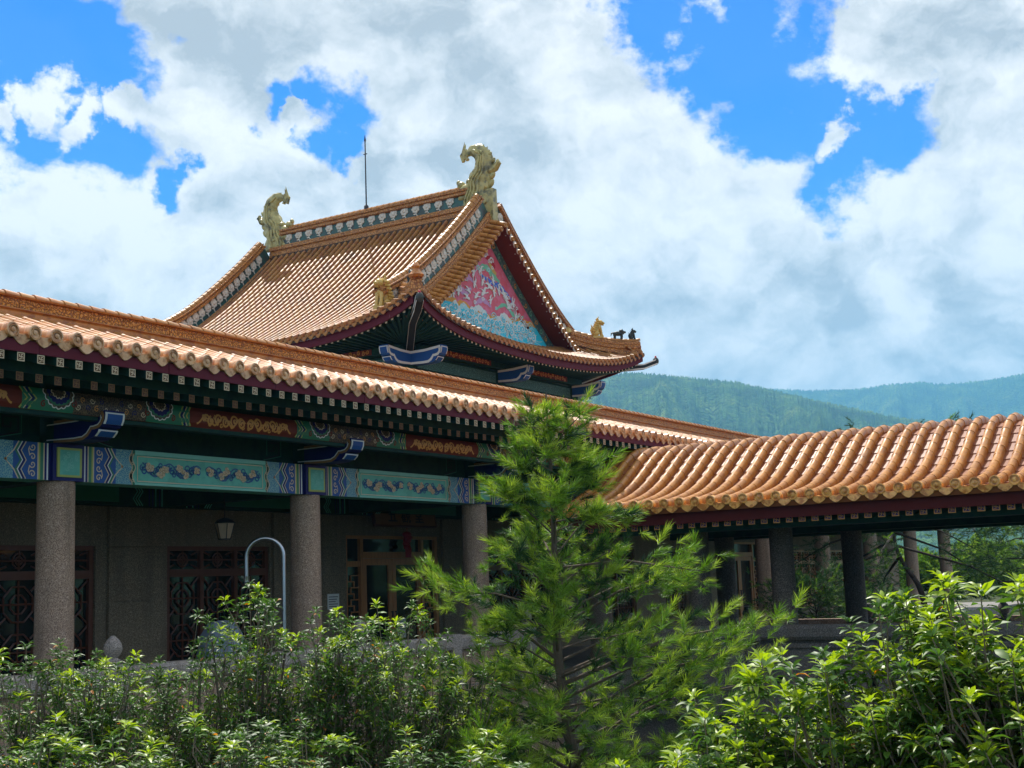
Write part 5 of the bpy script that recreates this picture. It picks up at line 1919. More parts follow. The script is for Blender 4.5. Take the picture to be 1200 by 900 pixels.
for v in bm_.vertices: v.co = (v.co.x, v.co.y - 15.0, v.co.z - 3.856)
for i, k in enumerate(('blue', 'white', 'white', 'blue')): bm_.materials[i] = M[k]
brm_hall = bm_
for x, y_, a in ((UX[0], UY0, 0), (UX[0], UY0, -PI / 2), (UX[1], UY0, 0), (UX[2], UY0, 0), (UX[2], UY0, PI / 2), (UX[0], UY0 + 5.2, -PI / 2)):
    hall_bracket(x, y_, a)


# dragons, beasts and the lightning rod
def chiwen(y0, s):
    """ridge-end dragon biting the ridge, tail curled back over it; s=+1 curls towards +Y"""
    b = MB()
    path = [(0.62, -0.25), (0.60, 0.10), (0.52, 0.45), (0.38, 0.80), (0.26, 1.10), (0.25, 1.38), (0.38, 1.62), (0.60, 1.76), (0.82, 1.74), (0.95, 1.64)]
    wy = [0.62, 0.58, 0.50, 0.42, 0.36, 0.33, 0.29, 0.24, 0.16, 0.05]
    wx = [0.24, 0.26, 0.26, 0.24, 0.21, 0.18, 0.16, 0.13, 0.09, 0.04]
    vs, fs = [], []
    n = 16
    P = crom([(a, c, d, e) for (a, c), d, e in zip(path, wy, wx)], 4)
    for i, (py, pz, w1, w2) in enumerate(P):
        a = P[max(i - 1, 0)]; c = P[min(i + 1, len(P) - 1)]
        ty, tz = c[0] - a[0], c[1] - a[1]
        L = math.hypot(ty, tz) or 1
        ny, nz = tz / L, -ty / L
        for k in range(n):
            q = 2 * PI * k / n
            rip = 1 + 0.10 * math.sin(5 * q + i * 0.9) + 0.05 * math.sin(i * 1.7)
            u = math.cos(q) * w1 * rip
            vs.append((HX + math.sin(q) * w2 * rip, y0 + s * (py + ny * u), 15.05 + pz + nz * u))
    for i in range(len(P) - 1):
        for k in range(n): fs.append((i * n + k, i * n + (k + 1) % n, (i + 1) * n + (k + 1) % n, (i + 1) * n + k))
    fs += [tuple(range(n)), tuple((len(P) - 1) * n + k for k in range(n))]
    b.add(vs, fs)
    E = lambda y_, z, r, : b.ell((HX, y0 + s * y_, 15.05 + z), r, 0, 12, 8)
    E(0.95, 0.42, (0.24, 0.34, 0.20)); E(1.22, 0.60, (0.17, 0.16, 0.15)); E(1.34, 0.72, (0.10, 0.08, 0.10)); E(1.12, 0.12, (0.22, 0.26, 0.13)); E(0.85, 0.66, (0.20, 0.14, 0.12))
    # lips, mane and fins
    for off, lo_, hi_ in ((0.28, 1, 24), (0.0, 3, 30), (-0.28, 1, 26), (0.5, 0, 14)):
        for sx in (-1, 1):
            pts_ = []
            for i in range(lo_, hi_, 2):
                py, pz, w1, w2 = P[i]
                a0, c0 = P[i - 1] if i else P[0], P[i + 1]
                ty, tz = c0[0] - a0[0], c0[1] - a0[1]
                L = math.hypot(ty, tz) or 1
                u = w1 * (off + 0.10 * math.sin(i * 0.8))
                pts_.append((HX + sx * (w2 * math.sqrt(max(0.05, 1 - off * off)) + 0.01), y0 + s * (py + tz / L * u), 15.05 + pz - ty / L * u))
            b.tube(pts_, [0.045] * (len(pts_) - 1) + [0.012], 6)
    for z, r_ in ((0.45, 0.20), (0.72, 0.17), (1.0, 0.19), (1.25, 0.15), (1.5, 0.13)):
        yb = {0.45: 0.02, 0.72: -0.06, 1.0: -0.12, 1.25: -0.10, 1.5: 0.02}[z]
        b.ell((HX, y0 + s * yb, 15.05 + z), (0.09, r_, r_ * 0.62), 0, 9, 6, Matrix.Rotation(-s * 0.8, 3, 'X'))
    b.tube([(HX, y0 + s * 0.02, 15.05 + 0.90), (HX, y0 - s * 0.20, 15.05 + 0.98), (HX, y0 - s * 0.34, 15.05 + 1.14), (HX, y0 - s * 0.30, 15.05 + 1.25)], [0.13, 0.14, 0.11, 0.05], 9)
    for k in range(7):
        a = 0.3 + 0.33 * k
        yy, zz = 0.58 - 0.50 * math.cos(a), 1.42 + 0.46 * math.sin(a)
        b.tube([(HX, y0 + s * yy, 15.05 + zz - 0.05), (HX, y0 + s * (yy - 0.11 * math.cos(a)), 15.05 + zz + 0.12)], [0.07, 0.015], 6)
    for dy, dz, h in ((0.98, 1.60, 0.30), (1.07, 1.66, 0.50), (1.15, 1.58, 0.28), (1.02, 1.72, 0.36)):
        b.tube([(HX, y0 + s * (dy - 0.05), 15.05 + dz - 0.12), (HX, y0 + s * (dy + 0.05), 15.05 + dz + 0.12), (HX, y0 + s * (dy - 0.03), 15.05 + dz + h)], [0.07, 0.06, 0.008], 7)
    return part('ridge_dragon', b, 'chiwen', hall)


chiwen(24.12, 1)
chiwen(34.55, -1)
b = MB()
b.prism([(HX - 0.17, 14.0), (HX + 0.17, 14.0), (HX + 0.13, 15.30), (HX - 0.13, 15.30)], 'y', 23.98, 24.45)
part('ridge_end_block', b, 'chiwen', hall, smooth=False)


def beast(name, c, yaw, s, m, sit=False):
    b = MB()
    R = Matrix.Rotation(yaw, 3, 'Z')
    def E(p, r_, rot=None): b.ell((p[0] * s, p[1] * s, p[2] * s), tuple(q * s for q in r_), 0, 10, 7, rot)
    def T(ps, rs): b.tube([tuple(q * s for q in p) for p in ps], [q * s for q in rs], 7)
    if sit:
        E((-0.10, 0, 0.34), (0.24, 0.20, 0.36)); E((0.10, 0, 0.60), (0.19, 0.18, 0.26)); E((0.22, 0, 0.92), (0.20, 0.17, 0.17)); E((0.40, 0, 0.88), (0.12, 0.10, 0.09)); E((0.36, 0, 0.76), (0.10, 0.08, 0.04))
        for y_ in (-0.11, 0.11): T([(0.18, y_, 0.55), (0.24, y_, 0.25), (0.28, y_, 0.02)], [0.09, 0.07, 0.08])
        for y_ in (-0.15, 0.15): E((-0.12, y_, 0.18), (0.24, 0.10, 0.17))
        for k in range(5): T([(0.14 - 0.07 * k, 0, 1.02 - 0.12 * k), (-0.02 - 0.07 * k, 0, 1.16 - 0.14 * k)], [0.09, 0.012])
        T([(-0.3, 0, 0.15), (-0.42, 0, 0.40), (-0.34, 0, 0.62), (-0.42, 0, 0.78)], [0.08, 0.08, 0.06, 0.01])
        for y_ in (-0.10, 0.10): T([(0.10, y_, 1.00), (0.0, y_ * 1.5, 1.16), (0.10, y_ * 1.7, 1.28)], [0.06, 0.05, 0.015])
        for k in range(6):
            for y_ in (-1, 1): T([(0.12 - 0.05 * k, 0.16 * y_, 0.98 - 0.12 * k), (0.0 - 0.07 * k, 0.27 * y_, 0.95 - 0.13 * k), (-0.12 - 0.05 * k, 0.22 * y_, 1.02 - 0.13 * k)], [0.07, 0.07, 0.02])
        b.box(-0.34 * s, 0.36 * s, -0.2 * s, 0.2 * s, -0.12 * s, 0.03 * s)
    else:
        E((0, 0, 0.36), (0.34, 0.15, 0.16)); E((0.30, 0, 0.44), (0.17, 0.14, 0.15)); E((0.46, 0, 0.46), (0.10, 0.09, 0.08)); E((0.24, 0, 0.52), (0.16, 0.15, 0.12))
        for x_, y_ in ((0.22, 0.09), (0.24, -0.09), (-0.24, 0.09), (-0.22, -0.09)): T([(x_, y_, 0.34), (x_ + 0.02, y_, 0.17), (x_, y_, 0.0)], [0.075, 0.05, 0.055])
        T([(-0.30, 0, 0.42), (-0.44, 0, 0.36), (-0.48, 0, 0.20)], [0.06, 0.05, 0.02])
        for y_ in (-0.08, 0.08): T([(0.30, y_, 0.54), (0.27, y_ * 1.4, 0.66)], [0.04, 0.01])
    o = part(name, b, m, hall, c, (0, 0, yaw))
    return o


p = Vector(pL(1.05, GY))
beast('verge_beast', (p.x + 0.02, GY - 0.02, p.z + 0.12), PI, 0.80, 'yellow', True)
Pc = HPf[(1, -1)]
for d, nm, s, m_, sit in ((1.22, 'hip_beast', 0.58, 'yellow', True), (0.70, 'hip_beast', 0.58, 'grey_beast', False), (0.34, 'hip_beast', 0.34, 'grey_beast', True)):
    q = Pc(d)
    beast(nm, (q.x, q.y, q.z + 0.57), -PI / 4, s, m_, sit)
q = Pc(2.0)
b = MB(); b.tube([(q.x, q.y, q.z + 0.4), (q.x - 0.02, q.y, q.z + 0.75), (q.x - 0.1, q.y + 0.05, q.z + 1.0)], [0.2, 0.10, 0.01], 8)
part('hip_finial', b, 'yellow', hall)
Pc = HPf[(-1, -1)]
q = Pc(0.2)
b = MB(); b.lathe([(0.20, 0.45), (0.24, 0.52), (0.14, 0.62), (0.10, 0.70), (0.13, 0.78), (0.05, 0.90)], (q.x, q.y, q.z), 12)
part('hip_finial', b, 'orange', hall)
q = Pc(1.0)
beast('hip_beast', (q.x, q.y, q.z + 0.57), -PI * 0.75, 0.55, 'grey_beast', False)
b = MB()
b.tube([(37.7, 29.6, 15.55), (37.7, 29.6, 18.30)], [0.03, 0.022], 8)
b.tube([(37.7, 29.6, 18.2), (37.7, 29.6, 18.45)], [0.045, 0.004], 8)
b.tube([(37.7, 29.52, 17.7), (37.7, 29.68, 17.7)], 0.02, 6)
b.lathe([(0.09, 0), (0.09, 0.12), (0.04, 0.18)], (37.7, 29.6, 15.58), 10)
part('lightning_rod', b, 'iron', hall)

# ------------------------------------------------------------------ hills
def hill(name, label, dist, crest, depth, seed, tree, rise_far):
    rg_ = np.random.RandomState(seed)
    a_in = np.arange(8.0, 33.0, 0.024)
    ang = np.concatenate([np.arange(-60, 8, 0.6), a_in, np.arange(33, 130, 0.6)])
    cx = np.array([c[0] for c in crest]); cz = np.array([c[1] for c in crest])
    H = np.interp(ang, cx, cz)
    kk = 9
    nr_ = 46
    rr = np.linspace(-1.0, 0.35, nr_)
    V = np.zeros((nr_, len(ang), 3))
    ph = rg_.rand(12) * 6.28
    for i, u in enumerate(rr):
        R = dist + depth * u
        f = 1 - (-u) ** 1.12 if u < 0 else 1 - 0.7 * u
        A = np.radians(ang)
        spur = 0.16 * np.sin(ang * 0.9 + ph[0] + 2.0 * u) + 0.13 * np.sin(ang * 2.1 + ph[1] - 3 * u) + 0.07 * np.sin(ang * 4.7 + ph[2] + 4 * u) + 0.03 * np.sin(ang * 9.7 + ph[3] - 7 * u)
        prof_ = f * (1 + (spur - 0.36) * np.sin(PI * min(max(-u, 0), 1)) ** 1.5 * 0.9)
        z = -4 + (H + 4) * prof_
        z += rg_.rand(len(ang)) * tree * (0.3 + 0.7 * f)
        V[i, :, 0] = R * np.cos(A); V[i, :, 1] = R * np.sin(A); V[i, :, 2] = z
    n = len(ang)
    idx = (np.arange(nr_ - 1)[:, None] * n + np.arange(n - 1)[None, :]).ravel()
    quads = np.stack([idx, idx + 1, idx + n + 1, idx + n], 1)
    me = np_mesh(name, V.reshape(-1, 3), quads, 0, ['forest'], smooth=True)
    o = link(name, me, kind='structure')
    return o


fm = bpy.data.materials.new('forest_slope')
fm.use_nodes = True
T = NT(fm.node_tree)
bs = T.n['Principled BSDF']
pos = T.new('ShaderNodeNewGeometry').outputs['Position']
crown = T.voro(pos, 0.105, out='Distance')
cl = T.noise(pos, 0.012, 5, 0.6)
c = T.ramp(cl, [(0.34, (0.018, 0.055, 0.022)), (0.48, (0.045, 0.115, 0.025)), (0.58, (0.085, 0.165, 0.03)), (0.70, (0.16, 0.225, 0.045))])  # paler stops paint sunlit patches into the forest colour
c = T.mix(T.step(crown, 0.35, 0.95), c, (0.018, 0.048, 0.022))  # shade between the crowns painted in as a darker green
T.l.new(c, bs.inputs['Base Color'])
bs.inputs['Roughness'].default_value = 0.9
bs.inputs['Specular IOR Level'].default_value = 0.1
bn = T.new('ShaderNodeBump')
bn.invert = True
bn.inputs['Strength'].default_value = 1.0
bn.inputs['Distance'].default_value = 6.0
T.l.new(crown, bn.inputs['Height'])
T.l.new(bn.outputs[0], bs.inputs['Normal'])
M['forest'] = fm
hill('near_hill', '', 2500, [(-60, 180), (0, 200), (8, 225), (12, 240), (15.9, 273), (18.97, 311), (21.05, 341), (22.46, 358), (24.62, 373), (26.99, 387), (28.66, 381), (32, 355), (38, 320), (45, 240), (60, 260), (130, 220)], 1500, 3, 6.0, 0)
hill('far_hill', '', 4900, [(-60, 500), (0, 560), (6, 640), (9, 690), (10.82, 655), (12.13, 645), (13.46, 640), (14.3, 645), (14.79, 655), (15.81, 655), (17.2, 646), (19.29, 652), (20.88, 668), (23, 600), (28, 520), (36, 460), (50, 420), (130, 400)], 1900, 7, 9.0, 0)

# ------------------------------------------------------------------ broad-leaved shrubs
LEAF8 = np.array([(0, 0, 0), (0.30, -0.15, 0.06), (0.30, 0, 0.02), (0.30, 0.15, 0.06), (0.66, -0.145, 0.0), (0.66, 0, -0.05), (0.66, 0.145, 0.0), (1.0, 0, -0.24)], float)
L8T = np.array([(0, 2, 1), (0, 3, 2), (1, 2, 5), (1, 5, 4), (2, 3, 6), (2, 6, 5), (4, 5, 7), (5, 6, 7)])
LEAF4 = np.array([(0, 0, 0), (0.45, -0.20, 0.05), (0.5, 0, -0.01), (0.45, 0.20, 0.05), (1.0, 0, -0.12)], float)
L4T = np.array([(0, 2, 1), (0, 3, 2), (1, 2, 4), (2, 3, 4)])


def frames(dirs, twist):
    """rotation matrices whose x axis follows dirs and whose z axis tends upward"""
    x = dirs / np.linalg.norm(dirs, axis=1, keepdims=True)
    up_ = np.tile(np.array([0.0, 0.0, 1.0]), (len(x), 1))
    y = np.cross(up_, x)
    nn = np.linalg.norm(y, axis=1, keepdims=True)
    y = np.where(nn > 1e-4, y / np.maximum(nn, 1e-6), np.array([0, 1.0, 0]))
    z = np.cross(x, y)
    c, s = np.cos(twist)[:, None], np.sin(twist)[:, None]
    y2 = y * c + z * s
    z2 = -y * s + z * c
    return np.stack([x, y2, z2], 2)


def leaves_mesh(name, P, D, S, Wd, mats, mi, rs, hi=True):
    base, tri = (LEAF8, L8T) if hi else (LEAF4, L4T)
    n = len(P)
    R = frames(D, rs.uniform(-0.5, 0.5, n))
    B = np.tile(base[None], (n, 1, 1))
    B[:, :, 1] *= Wd[:, None]
    B[:, :, 2] *= rs.uniform(0.4, 1.9, n)[:, None]
    V = np.einsum('nij,nkj->nki', R, B * S[:, None, None]) + P[:, None, :]
    k = len(base)
    F = tri[None] + (np.arange(n) * k)[:, None, None]
    return np_mesh(name, V.reshape(-1, 3), F.reshape(-1, 3), np.repeat(mi, len(tri)), mats, smooth=True)


def shrub_data(seed, height, radius, tips, leaf, low=0.0, new_share=0.3, rows=9, spread=1.0):
    """twig tips through an upright, uneven crown; rosettes of leaves at each tip"""
    rs = np.random.RandomState(seed)
    P, D, S, Wd, mi, sticks = [], [], [], [], [], []
    lean = rs.uniform(-0.12, 0.12, 2)
    # a few main leaders make the outline uneven
    nl = max(5, int(tips / 22))
    lead = []
    for k in range(nl):
        a = rs.rand() * 6.283
        r_ = radius * math.sqrt(rs.rand()) * 0.85
        h = height * (1.0 - 0.20 * rs.rand() ** 1.3) * (1 - 0.12 * (r_ / radius) ** 2)
        lead.append((r_ * math.cos(a), r_ * math.sin(a), h))
    for i in range(tips):
        lx, ly, lh = lead[i % nl]
        if i < nl: x, y, z = lx, ly, lh
        else:
            t = rs.rand() ** 0.8
            z = low + (lh - low) * (1 - t * 0.97)
            wr = radius * (0.16 + 0.5 * (1 - (z - low) / max(0.1, lh - low))) * spread
            x, y = lx + rs.normal() * wr * 0.6, ly + rs.normal() * wr * 0.6
            rr = math.hypot(x, y)
            if rr > radius: x, y = x * radius / rr, y * radius / rr
        tip = np.array([x, y, z])
        root = np.array([x * 0.55 + rs.normal() * 0.03, y * 0.55 + rs.normal() * 0.03, z - rs.uniform(0.30, 0.75)])
        if i < nl: root = np.array([lx * 0.35, ly * 0.35, max(0.0, lh - 1.9)])
        ax = tip - root
        ax /= np.linalg.norm(ax)
        bend = np.array([rs.normal() * 0.05, rs.normal() * 0.05, 0.0])
        sticks.append((root, (root + tip) / 2 + bend, tip))
        hgt = (z - low) / max(0.1, height - low)
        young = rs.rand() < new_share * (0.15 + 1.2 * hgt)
        n = rs.randint(6, 9)
        a0 = rs.rand() * 6.283
        for tier in range(3):
            m = n if tier == 0 else n + 1
            back = (0.0, 0.045, 0.11)[tier] * leaf / 0.11
            el = (0.55, 0.12, -0.22)[tier] + rs.normal() * 0.08
            for k in range(m):
                if tier == 2 and rs.rand() < 0.35: continue
                a = a0 + 2 * PI * k / m + tier * 0.5 + rs.normal() * 0.2
                e = el + rs.normal() * 0.22
                d = np.array([math.cos(a) * math.cos(e), math.sin(a) * math.cos(e), math.sin(e)]) + ax * 0.25
                P.append(tip - ax * back + d * 0.012); D.append(d)
                S.append(leaf * (0.80, 1.05, 1.05)[tier] * rs.uniform(0.75, 1.2) * (1.22 if young else 1.0))
                Wd.append(rs.uniform(0.85, 1.15))
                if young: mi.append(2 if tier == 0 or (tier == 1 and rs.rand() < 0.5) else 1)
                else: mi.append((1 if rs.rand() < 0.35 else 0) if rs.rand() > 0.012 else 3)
        for k in range(rs.randint(3, 8)):          # older leaves down the twig
            t = rs.uniform(0.2, 0.85)
            q = tip * (1 - t) + root * t
            a = rs.rand() * 6.283
            e = rs.uniform(-0.6, 0.4)
            d = np.array([math.cos(a) * math.cos(e), math.sin(a) * math.cos(e), math.sin(e)])
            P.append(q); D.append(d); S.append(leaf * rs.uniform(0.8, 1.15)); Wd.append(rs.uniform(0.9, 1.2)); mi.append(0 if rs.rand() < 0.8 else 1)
    return rs, np.array(P), np.array(D), np.array(S), np.array(Wd), np.array(mi), sticks


LM = ['leaf', 'leaf_mid', 'leaf_new', 'leaf_old']


def sticks_mesh(name, sticks, r, height, trunk_r, mat_, sides=4):
    b = MB()
    for root, mid, tip in sticks:
        b.tube([root, mid, tip], [r * 1.5, r * 1.15, r * 0.7], sides)
    return b.mesh(name, [mat_])


def stems(b, rs, radius, height, n, r):
    for k in range(n):
        a = rs.rand() * 6.283
        q = radius * 0.6 * math.sqrt(rs.rand())
        top = height * rs.uniform(0.55, 0.85)
        p0 = (0.12 * math.cos(a), 0.12 * math.sin(a), 0)
        p1 = (q * 0.5 * math.cos(a) + rs.normal() * .05, q * 0.5 * math.sin(a) + rs.normal() * .05, top * 0.5)
        p2 = (q * math.cos(a), q * math.sin(a), top)
        b.tube([p0, p1, p2], [r, r * 0.7, r * 0.35], 6)


def make_shrub(seed, height, radius, tips, leaf, low, new_share, label, loc, group, rot=0.0, hi=True, spread=1.0):
    rs, P, D, S, Wd, mi, st = shrub_data(seed, height, radius, tips, leaf, low, new_share, spread=spread)
    t = thing('broadleaf_shrub', label, 'shrub', (0, 0, 0), group)
    link('foliage', leaves_mesh('foliage', P, D, S, Wd, LM, mi, rs, hi), t, kind='stuff')
    link('twigs', sticks_mesh('twigs', st, 0.0045, height, 0.03, 'twig'), t, kind='stuff')
    b = MB()
    stems(b, rs, radius, height, 6, 0.028)
    part('stem', b, 'bark', t)
    t.location = loc
    t.rotation_euler = (0, 0, rot)
    return t


def copy_tree(o):
    c = o.copy(); COL.objects.link(c)
    for ch in o.children:
        d = ch.copy(); COL.objects.link(d); d.parent = c
        for g_ in ch.children:
            e = g_.copy(); COL.objects.link(e); e.parent = d
    return c


GZ = -1.6
grp = 'broad-leaved shrubs in front of the long gallery'
protos = [make_shrub(s, 3.16, 0.95, 240, 0.076, 1.3, 0.24, 'x', (0, 0, GZ), grp) for s in (1, 2, 3, 4)]
# (x, y, height scale, width scale, prototype, label)
SHR = [
    (7.64, 9.89, 0.96, 1.00, 0, 'leafy shrub at the far left edge in front of the dark lattice windows'),
    (8.10, 9.65, 0.98, 0.85, 1, 'leafy shrub at the foot of the leftmost granite column'),
    (8.55, 9.50, 0.91, 0.90, 2, 'shrub right of the leftmost column beside the stone bud finial'),
    (8.95, 9.20, 1.03, 0.80, 3, 'tall shrub with bare upper stems in front of the pale wall pillar'),
    (9.45, 8.85, 1.11, 0.90, 0, 'tallest bushy shrub below the curved steel pipe'),
    (9.95, 8.45, 1.04, 0.95, 1, 'shrub in front of the foot of the second granite column'),
    (10.50, 8.05, 1.05, 0.90, 2, 'shrub covering the lower part of the wooden double doors'),
    (11.05, 7.62, 0.90, 0.85, 3, 'shrub beside the tall young conifer right of the wooden doors'),
    (6.40, 8.10, 0.82, 1.05, 2, 'low dark shrub in the bottom left corner'),
    (6.95, 7.70, 0.80, 1.05, 3, 'low front-row shrub below the bud finial'),
    (7.40, 7.20, 0.80, 1.05, 0, 'low front-row shrub below the tallest bushy shrub'),
    (7.85, 6.70, 0.79, 1.05, 1, 'low front-row shrub below the second granite column'),
    (8.30, 6.15, 0.74, 1.00, 2, 'low front-row shrub at the right end of its row near the conifers'),
]
used = set()
for i, (x, y, hs_, ws_, pk_, lab) in enumerate(SHR):
    if pk_ not in used:
        o = protos[pk_]; used.add(pk_)
    else:
        o = copy_tree(protos[pk_])
    o['label'] = lab
    o.location = (x, y, GZ)
    o.rotation_euler = (0, 0, 1.7 * i)
    o.scale = (ws_, ws_, hs_)

# near bushes on the right: leaves big enough to be parts of their own
leaf_variants = []
for k in range(4):
    rs = np.random.RandomState(40 + k)
    leaf_variants.append([leaves_mesh('leaf', np.zeros((1, 3)), np.array([[1.0, 0, 0]]), np.array([1.0]), np.array([1.0 + 0.1 * k]), [mm], np.array([0]), rs) for mm in LM])


def near_bush(seed, height, radius, tips, leaf, low, new_share, label, loc, nparts=250, spread=1.0):
    rs, P, D, S, Wd, mi, st = shrub_data(seed, height, radius, tips, leaf, low, new_share, spread=spread)
    t = thing('broadleaf_bush', label, 'bush', (0, 0, 0), 'near leafy bushes at the right')
    world_p = P + np.array(loc)
    toward = -(world_p - np.array(EYE))
    dist = np.linalg.norm(toward, axis=1)
    score = dist - 0.9 * P[:, 2] + rs.rand(len(P)) * 0.5
    pick = np.argsort(score)[:nparts]
    mask = np.ones(len(P), bool); mask[pick] = False
    R = frames(D[pick], rs.uniform(-0.5, 0.5, len(pick)))
    for j, i in enumerate(pick):
        o = bpy.data.objects.new('leaf', leaf_variants[rs.randint(4)][mi[i]])
        COL.objects.link(o)
        o.parent = t
        m_ = Matrix([[*R[j][a]] for a in range(3)]).to_4x4()
        o.matrix_local = Matrix.Translation(P[i]) @ m_ @ Matrix.Diagonal((S[i], S[i] * Wd[i], S[i], 1))
    link('foliage', leaves_mesh('foliage', P[mask], D[mask], S[mask], Wd[mask], LM, mi[mask], rs), t, kind='stuff')
    link('twigs', sticks_mesh('twigs', st, 0.004, height, 0.03, 'twig', 5), t, kind='stuff')
    b = MB()
    stems(b, rs, radius, height, 7, 0.024)
    part('stem', b, 'bark', t)
    t.location = loc
    return t


near_bush(51, 3.44, 0.75, 640, 0.067, 1.9, 0.75, 'tall yellow-green bush at the right edge with its top against the far pine', (6.35, 1.22, GZ), 270)
near_bush(55, 3.36, 0.60, 480, 0.067, 1.9, 0.70, 'yellow-green bush second from the right edge with bare grey stems', (6.55, 1.68, GZ), 220)
near_bush(52, 3.14, 0.62, 540, 0.067, 1.9, 0.75, 'yellow-green bush in front of the grey parapet wall below the urn finial', (6.35, 2.10, GZ), 260)
near_bush(53, 2.82, 0.55, 420, 0.067, 1.8, 0.6, 'lower glossy bush spreading left in front of the parapet base', (6.1, 2.62, GZ), 230)
near_bush(54, 2.48, 0.50, 260, 0.067, 1.8, 0.25, 'low dark-leaved bush at the bottom beside the young conifer', (6.2, 3.10, GZ), 150)


# ------------------------------------------------------------------ conifers with soft needles
def spray(rs, L, n, nl, width):
    """one feathery branchlet along +x; returns triangles (m,3,3)"""
    t = 0.12 + 0.88 * np.arange(n) / n
    base = np.stack([t * L, np.zeros(n), -0.12 * L * t * t], 1)
    ang = rs.uniform(0.6, 1.35, n) * (1.15 - 0.8 * t)
    roll = np.arange(n) * 2.39996 + rs.normal(0, 0.3, n)
    d = np.stack([np.cos(ang), np.sin(ang) * np.cos(roll), np.sin(ang) * np.sin(roll) * 0.75 - 0.06], 1)
    ln = nl * rs.uniform(0.75, 1.15, n)
    tip = base + d * ln[:, None]
    w = np.cross(d, rs.normal(0, 1, (n, 3)))
    w /= np.maximum(np.linalg.norm(w, axis=1, keepdims=True), 1e-6)
    return np.stack([base - w * width * 0.5, base + w * width * 0.5, tip], 1)


def conifer(name, label, loc, height, radius, seed, n_br, n_spray, spray_len, needle, width, mats, base_h=0.12, group=None, trunk_mat='bark', trunk_pts=None, flat=False, cat='tree', shape=None, new_share=0.25, nn=26, lobes=None):
    rs = np.random.RandomState(seed)
    t = thing(name, label, cat, (0, 0, 0), group)
    tb = MB()
    tp = trunk_pts or [(0, 0, 0), (0.03, 0.02, height * 0.35), (-0.03, 0.0, height * 0.7), (0, 0, height)]
    tpc = crom([tuple(p) for p in tp], 6)
    tr = [max(0.008, 0.017 * height * (1 - 0.93 * i / (len(tpc) - 1))) for i in range(len(tpc))]
    tb.tube(tpc, tr, 9)
    part('trunk', tb, trunk_mat, t)
    lib = [spray(np.random.RandomState(seed * 31 + k), spray_len, nn, needle, width) for k in range(8)]
    br = MB()
    tris, mats_i = [], []
    def trunk_at(h):
        for a, c in zip(tpc, tpc[1:]):
            if a[2] <= h <= c[2] + 1e-6:
                u = (h - a[2]) / max(1e-6, c[2] - a[2])
                return np.array([a[q] + (c[q] - a[q]) * u for q in range(3)])
        return np.array(tpc[-1])
    for i in range(n_br):
        u = (i + rs.rand()) / n_br
        h = height * (base_h + (0.985 - base_h) * u)
        a = i * 2.39996 + rs.normal() * 0.25
        rad_ = radius * (shape(u) if shape else (1 - u) ** 0.8 * (0.72 + 0.5 * rs.rand()) + 0.05)
        if lobes:
            wv_ = 0.5 + 0.5 * math.sin(2.0 * a + 3.1 * h) * math.cos(1.3 * a - 2.2 * h)
            rad_ *= 0.34 + 0.95 * wv_
            rad_ *= 1.0 + 0.30 * max(0.0, math.cos(a - lobes)) * (1 if h < height * 0.6 else 0.2)
        o = trunk_at(h)
        rise = rs.uniform(0.10, 0.75) if not flat else rs.uniform(-0.05, 0.18)
        d = np.array([math.cos(a), math.sin(a), rise])
        e = o + d * rad_
        e[2] -= 0.10 * rad_ * rad_
        m_ = (o + e) / 2 + np.array([0, 0, 0.06 * rad_])
        br.tube([o, m_, e], [0.004 + 0.010 * rad_ * (0.6 if u > .5 else 1), 0.004 + 0.006 * rad_, 0.003], 5)
        ns = max(3, int(n_spray * (0.25 + rad_ / radius)))
        for k in range(ns):
            v = rs.uniform(0.30, 1.0) ** 0.6
            p = (1 - v) ** 2 * o + 2 * v * (1 - v) * m_ + v * v * e
            sa = a + rs.normal() * 1.0
            se = rise * 0.6 + rs.normal() * 0.4 + 0.30
            dd = np.array([math.cos(sa) * math.cos(se), math.sin(sa) * math.cos(se), math.sin(se)])
            p = p + rs.normal(0, 0.06, 3) * (0.5 + rad_)
            R = frames(dd[None], np.array([rs.normal() * 0.4]))[0]
            q = lib[rs.randint(8)] * rs.uniform(0.7, 1.25)
            tris.append(q @ R.T + p)
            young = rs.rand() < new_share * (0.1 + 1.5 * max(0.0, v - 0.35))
            mats_i.append(np.full(len(q), 1 if young else (2 if (v < 0.72 and rs.rand() < 0.7) else 0)))  # inner sprays get darker needles: shade inside the crown put into colour
    part('branches', br, trunk_mat, t, kind='stuff')
    tr_ = np.concatenate(tris)
    V = tr_.reshape(-1, 3)
    F = np.arange(len(V)).reshape(-1, 3)
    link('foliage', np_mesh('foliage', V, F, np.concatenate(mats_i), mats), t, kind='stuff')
    t.location = loc
    return t


NM = ['needle', 'needle_new', 'needle_dk']
conifer('young_conifer', 'tall soft-needled young conifer with a pointed top in front of the gallery', (12.0, 7.05, GZ), 5.14, 2.15, 61, 92, 32, 0.16, 0.125, 0.0085, NM, base_h=0.17,
        shape=lambda u: 0.05 + 1.0 * (1 - u) ** 0.72 * (0.48 + 0.58 * math.sin(u * 57.3) ** 2), nn=44, new_share=0.45, lobes=-1.02,
        trunk_pts=[(0.25, -0.1, 0), (0.18, -0.05, 1.3), (-0.02, 0.0, 2.6), (0.03, 0.02, 4.0), (0.05, 0.06, 5.34)], group='soft-needled conifers')
conifer('young_conifer', 'low soft-needled conifer clump at the left foot of the tall young conifer', (10.7, 7.0, GZ), 1.95, 1.15, 62, 42, 32, 0.16, 0.10, 0.0085, NM, base_h=0.15, nn=32, group='soft-needled conifers', new_share=0.4)
conifer('young_conifer', 'low soft-needled conifer clump on the right before the parapet base', (13.1, 6.0, GZ), 1.75, 1.05, 63, 36, 30, 0.16, 0.10, 0.0085, NM, base_h=0.15, nn=32, group='soft-needled conifers', new_share=0.2)

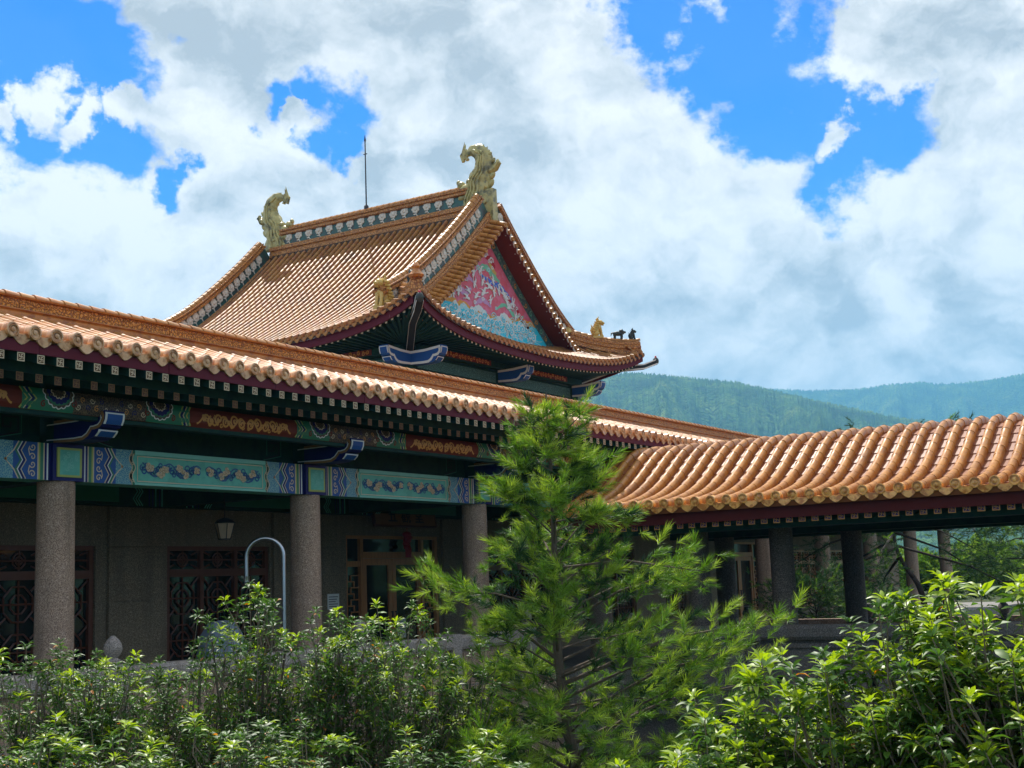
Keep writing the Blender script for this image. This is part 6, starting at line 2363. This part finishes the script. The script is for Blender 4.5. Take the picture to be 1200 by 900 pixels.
conifer('pine_tree', 'dark leaning pine behind the roofed walkway with flat spreading branches', (38.5, 10.55, -0.4), 6.2, 4.6, 64, 24, 90, 0.36, 0.14, 0.016, ['needle_dk', 'needle', 'needle_dk'], base_h=0.40, trunk_mat='bark_dk', flat=True,
        shape=lambda u: 0.95 - 0.5 * u, nn=24, trunk_pts=[(0, 0, 0), (0.0, 0.1, 1.5), (0.3, 0.75, 2.6), (0.2, 0.9, 4.0), (0.1, 0.6, 6.2)])
conifer('pine_tree', 'smaller pine at the right end behind the walkway columns', (40.5, 7.6, -0.4), 4.6, 3.0, 65, 26, 46, 0.34, 0.14, 0.016, ['needle_dk', 'needle', 'needle_dk'], base_h=0.35, trunk_mat='bark_dk', flat=True, shape=lambda u: 0.9 - 0.5 * u, nn=24)
conifer('dwarf_pine', 'round dark dwarf pine beside the far walkway balustrade', (31.6, 11.3, -0.4), 1.95, 0.95, 66, 40, 22, 0.26, 0.10, 0.011, ['needle_dk', 'needle', 'needle_dk'], base_h=0.15, trunk_mat='bark_dk', shape=lambda u: 0.65 + 0.5 * math.sin(PI * u), nn=26, cat='shrub')
conifer('dwarf_pine', 'low dwarf pine right of the round one behind the urn finial', (33.2, 10.7, -0.4), 1.35, 1.0, 67, 30, 22, 0.26, 0.10, 0.011, ['needle_dk', 'needle', 'needle_dk'], base_h=0.15, trunk_mat='bark_dk', shape=lambda u: 0.65 + 0.5 * math.sin(PI * u), nn=26, cat='shrub')

for k, (gx, gy, gh, gr, lab) in enumerate(((92, 23.5, 2.6, 3.4, 'distant rounded tree at the left of the gap beyond the pale gallery columns'), (98, 18.5, 2.9, 3.8, 'distant rounded tree in the middle of the gap beyond the gallery columns'), (94, 13.5, 2.6, 3.6, 'distant rounded tree at the right of the gap beyond the gallery columns'))):
    conifer('garden_tree', lab, (gx, gy, -0.4), gh, gr, 68 + k, 56, 40, 0.5, 0.30, 0.07, ['needle', 'needle_new', 'needle_dk'], base_h=0.08, trunk_mat='bark_dk', shape=lambda u: 0.6 + 0.45 * math.sin(PI * u), nn=22)

# ------------------------------------------------------------------ air
hb_ = MB()
hb_.box(-7050, 7050, -7050, 7050, -6.0, 760.0)
hz_o = part('haze', hb_, [], kind='stuff', smooth=False)
hm = bpy.data.materials.new('haze')
hm.use_nodes = True
for n in list(hm.node_tree.nodes): hm.node_tree.nodes.remove(n)
ho = hm.node_tree.nodes.new('ShaderNodeOutputMaterial')
pv = hm.node_tree.nodes.new('ShaderNodeVolumePrincipled')
pv.inputs['Color'].default_value = (0.22, 0.60, 1.0, 1)
pv.inputs['Density'].default_value = 0.00019
pv.inputs['Anisotropy'].default_value = 0.0
hm.node_tree.links.new(pv.outputs[0], ho.inputs['Volume'])
hz_o.data.materials.append(hm)
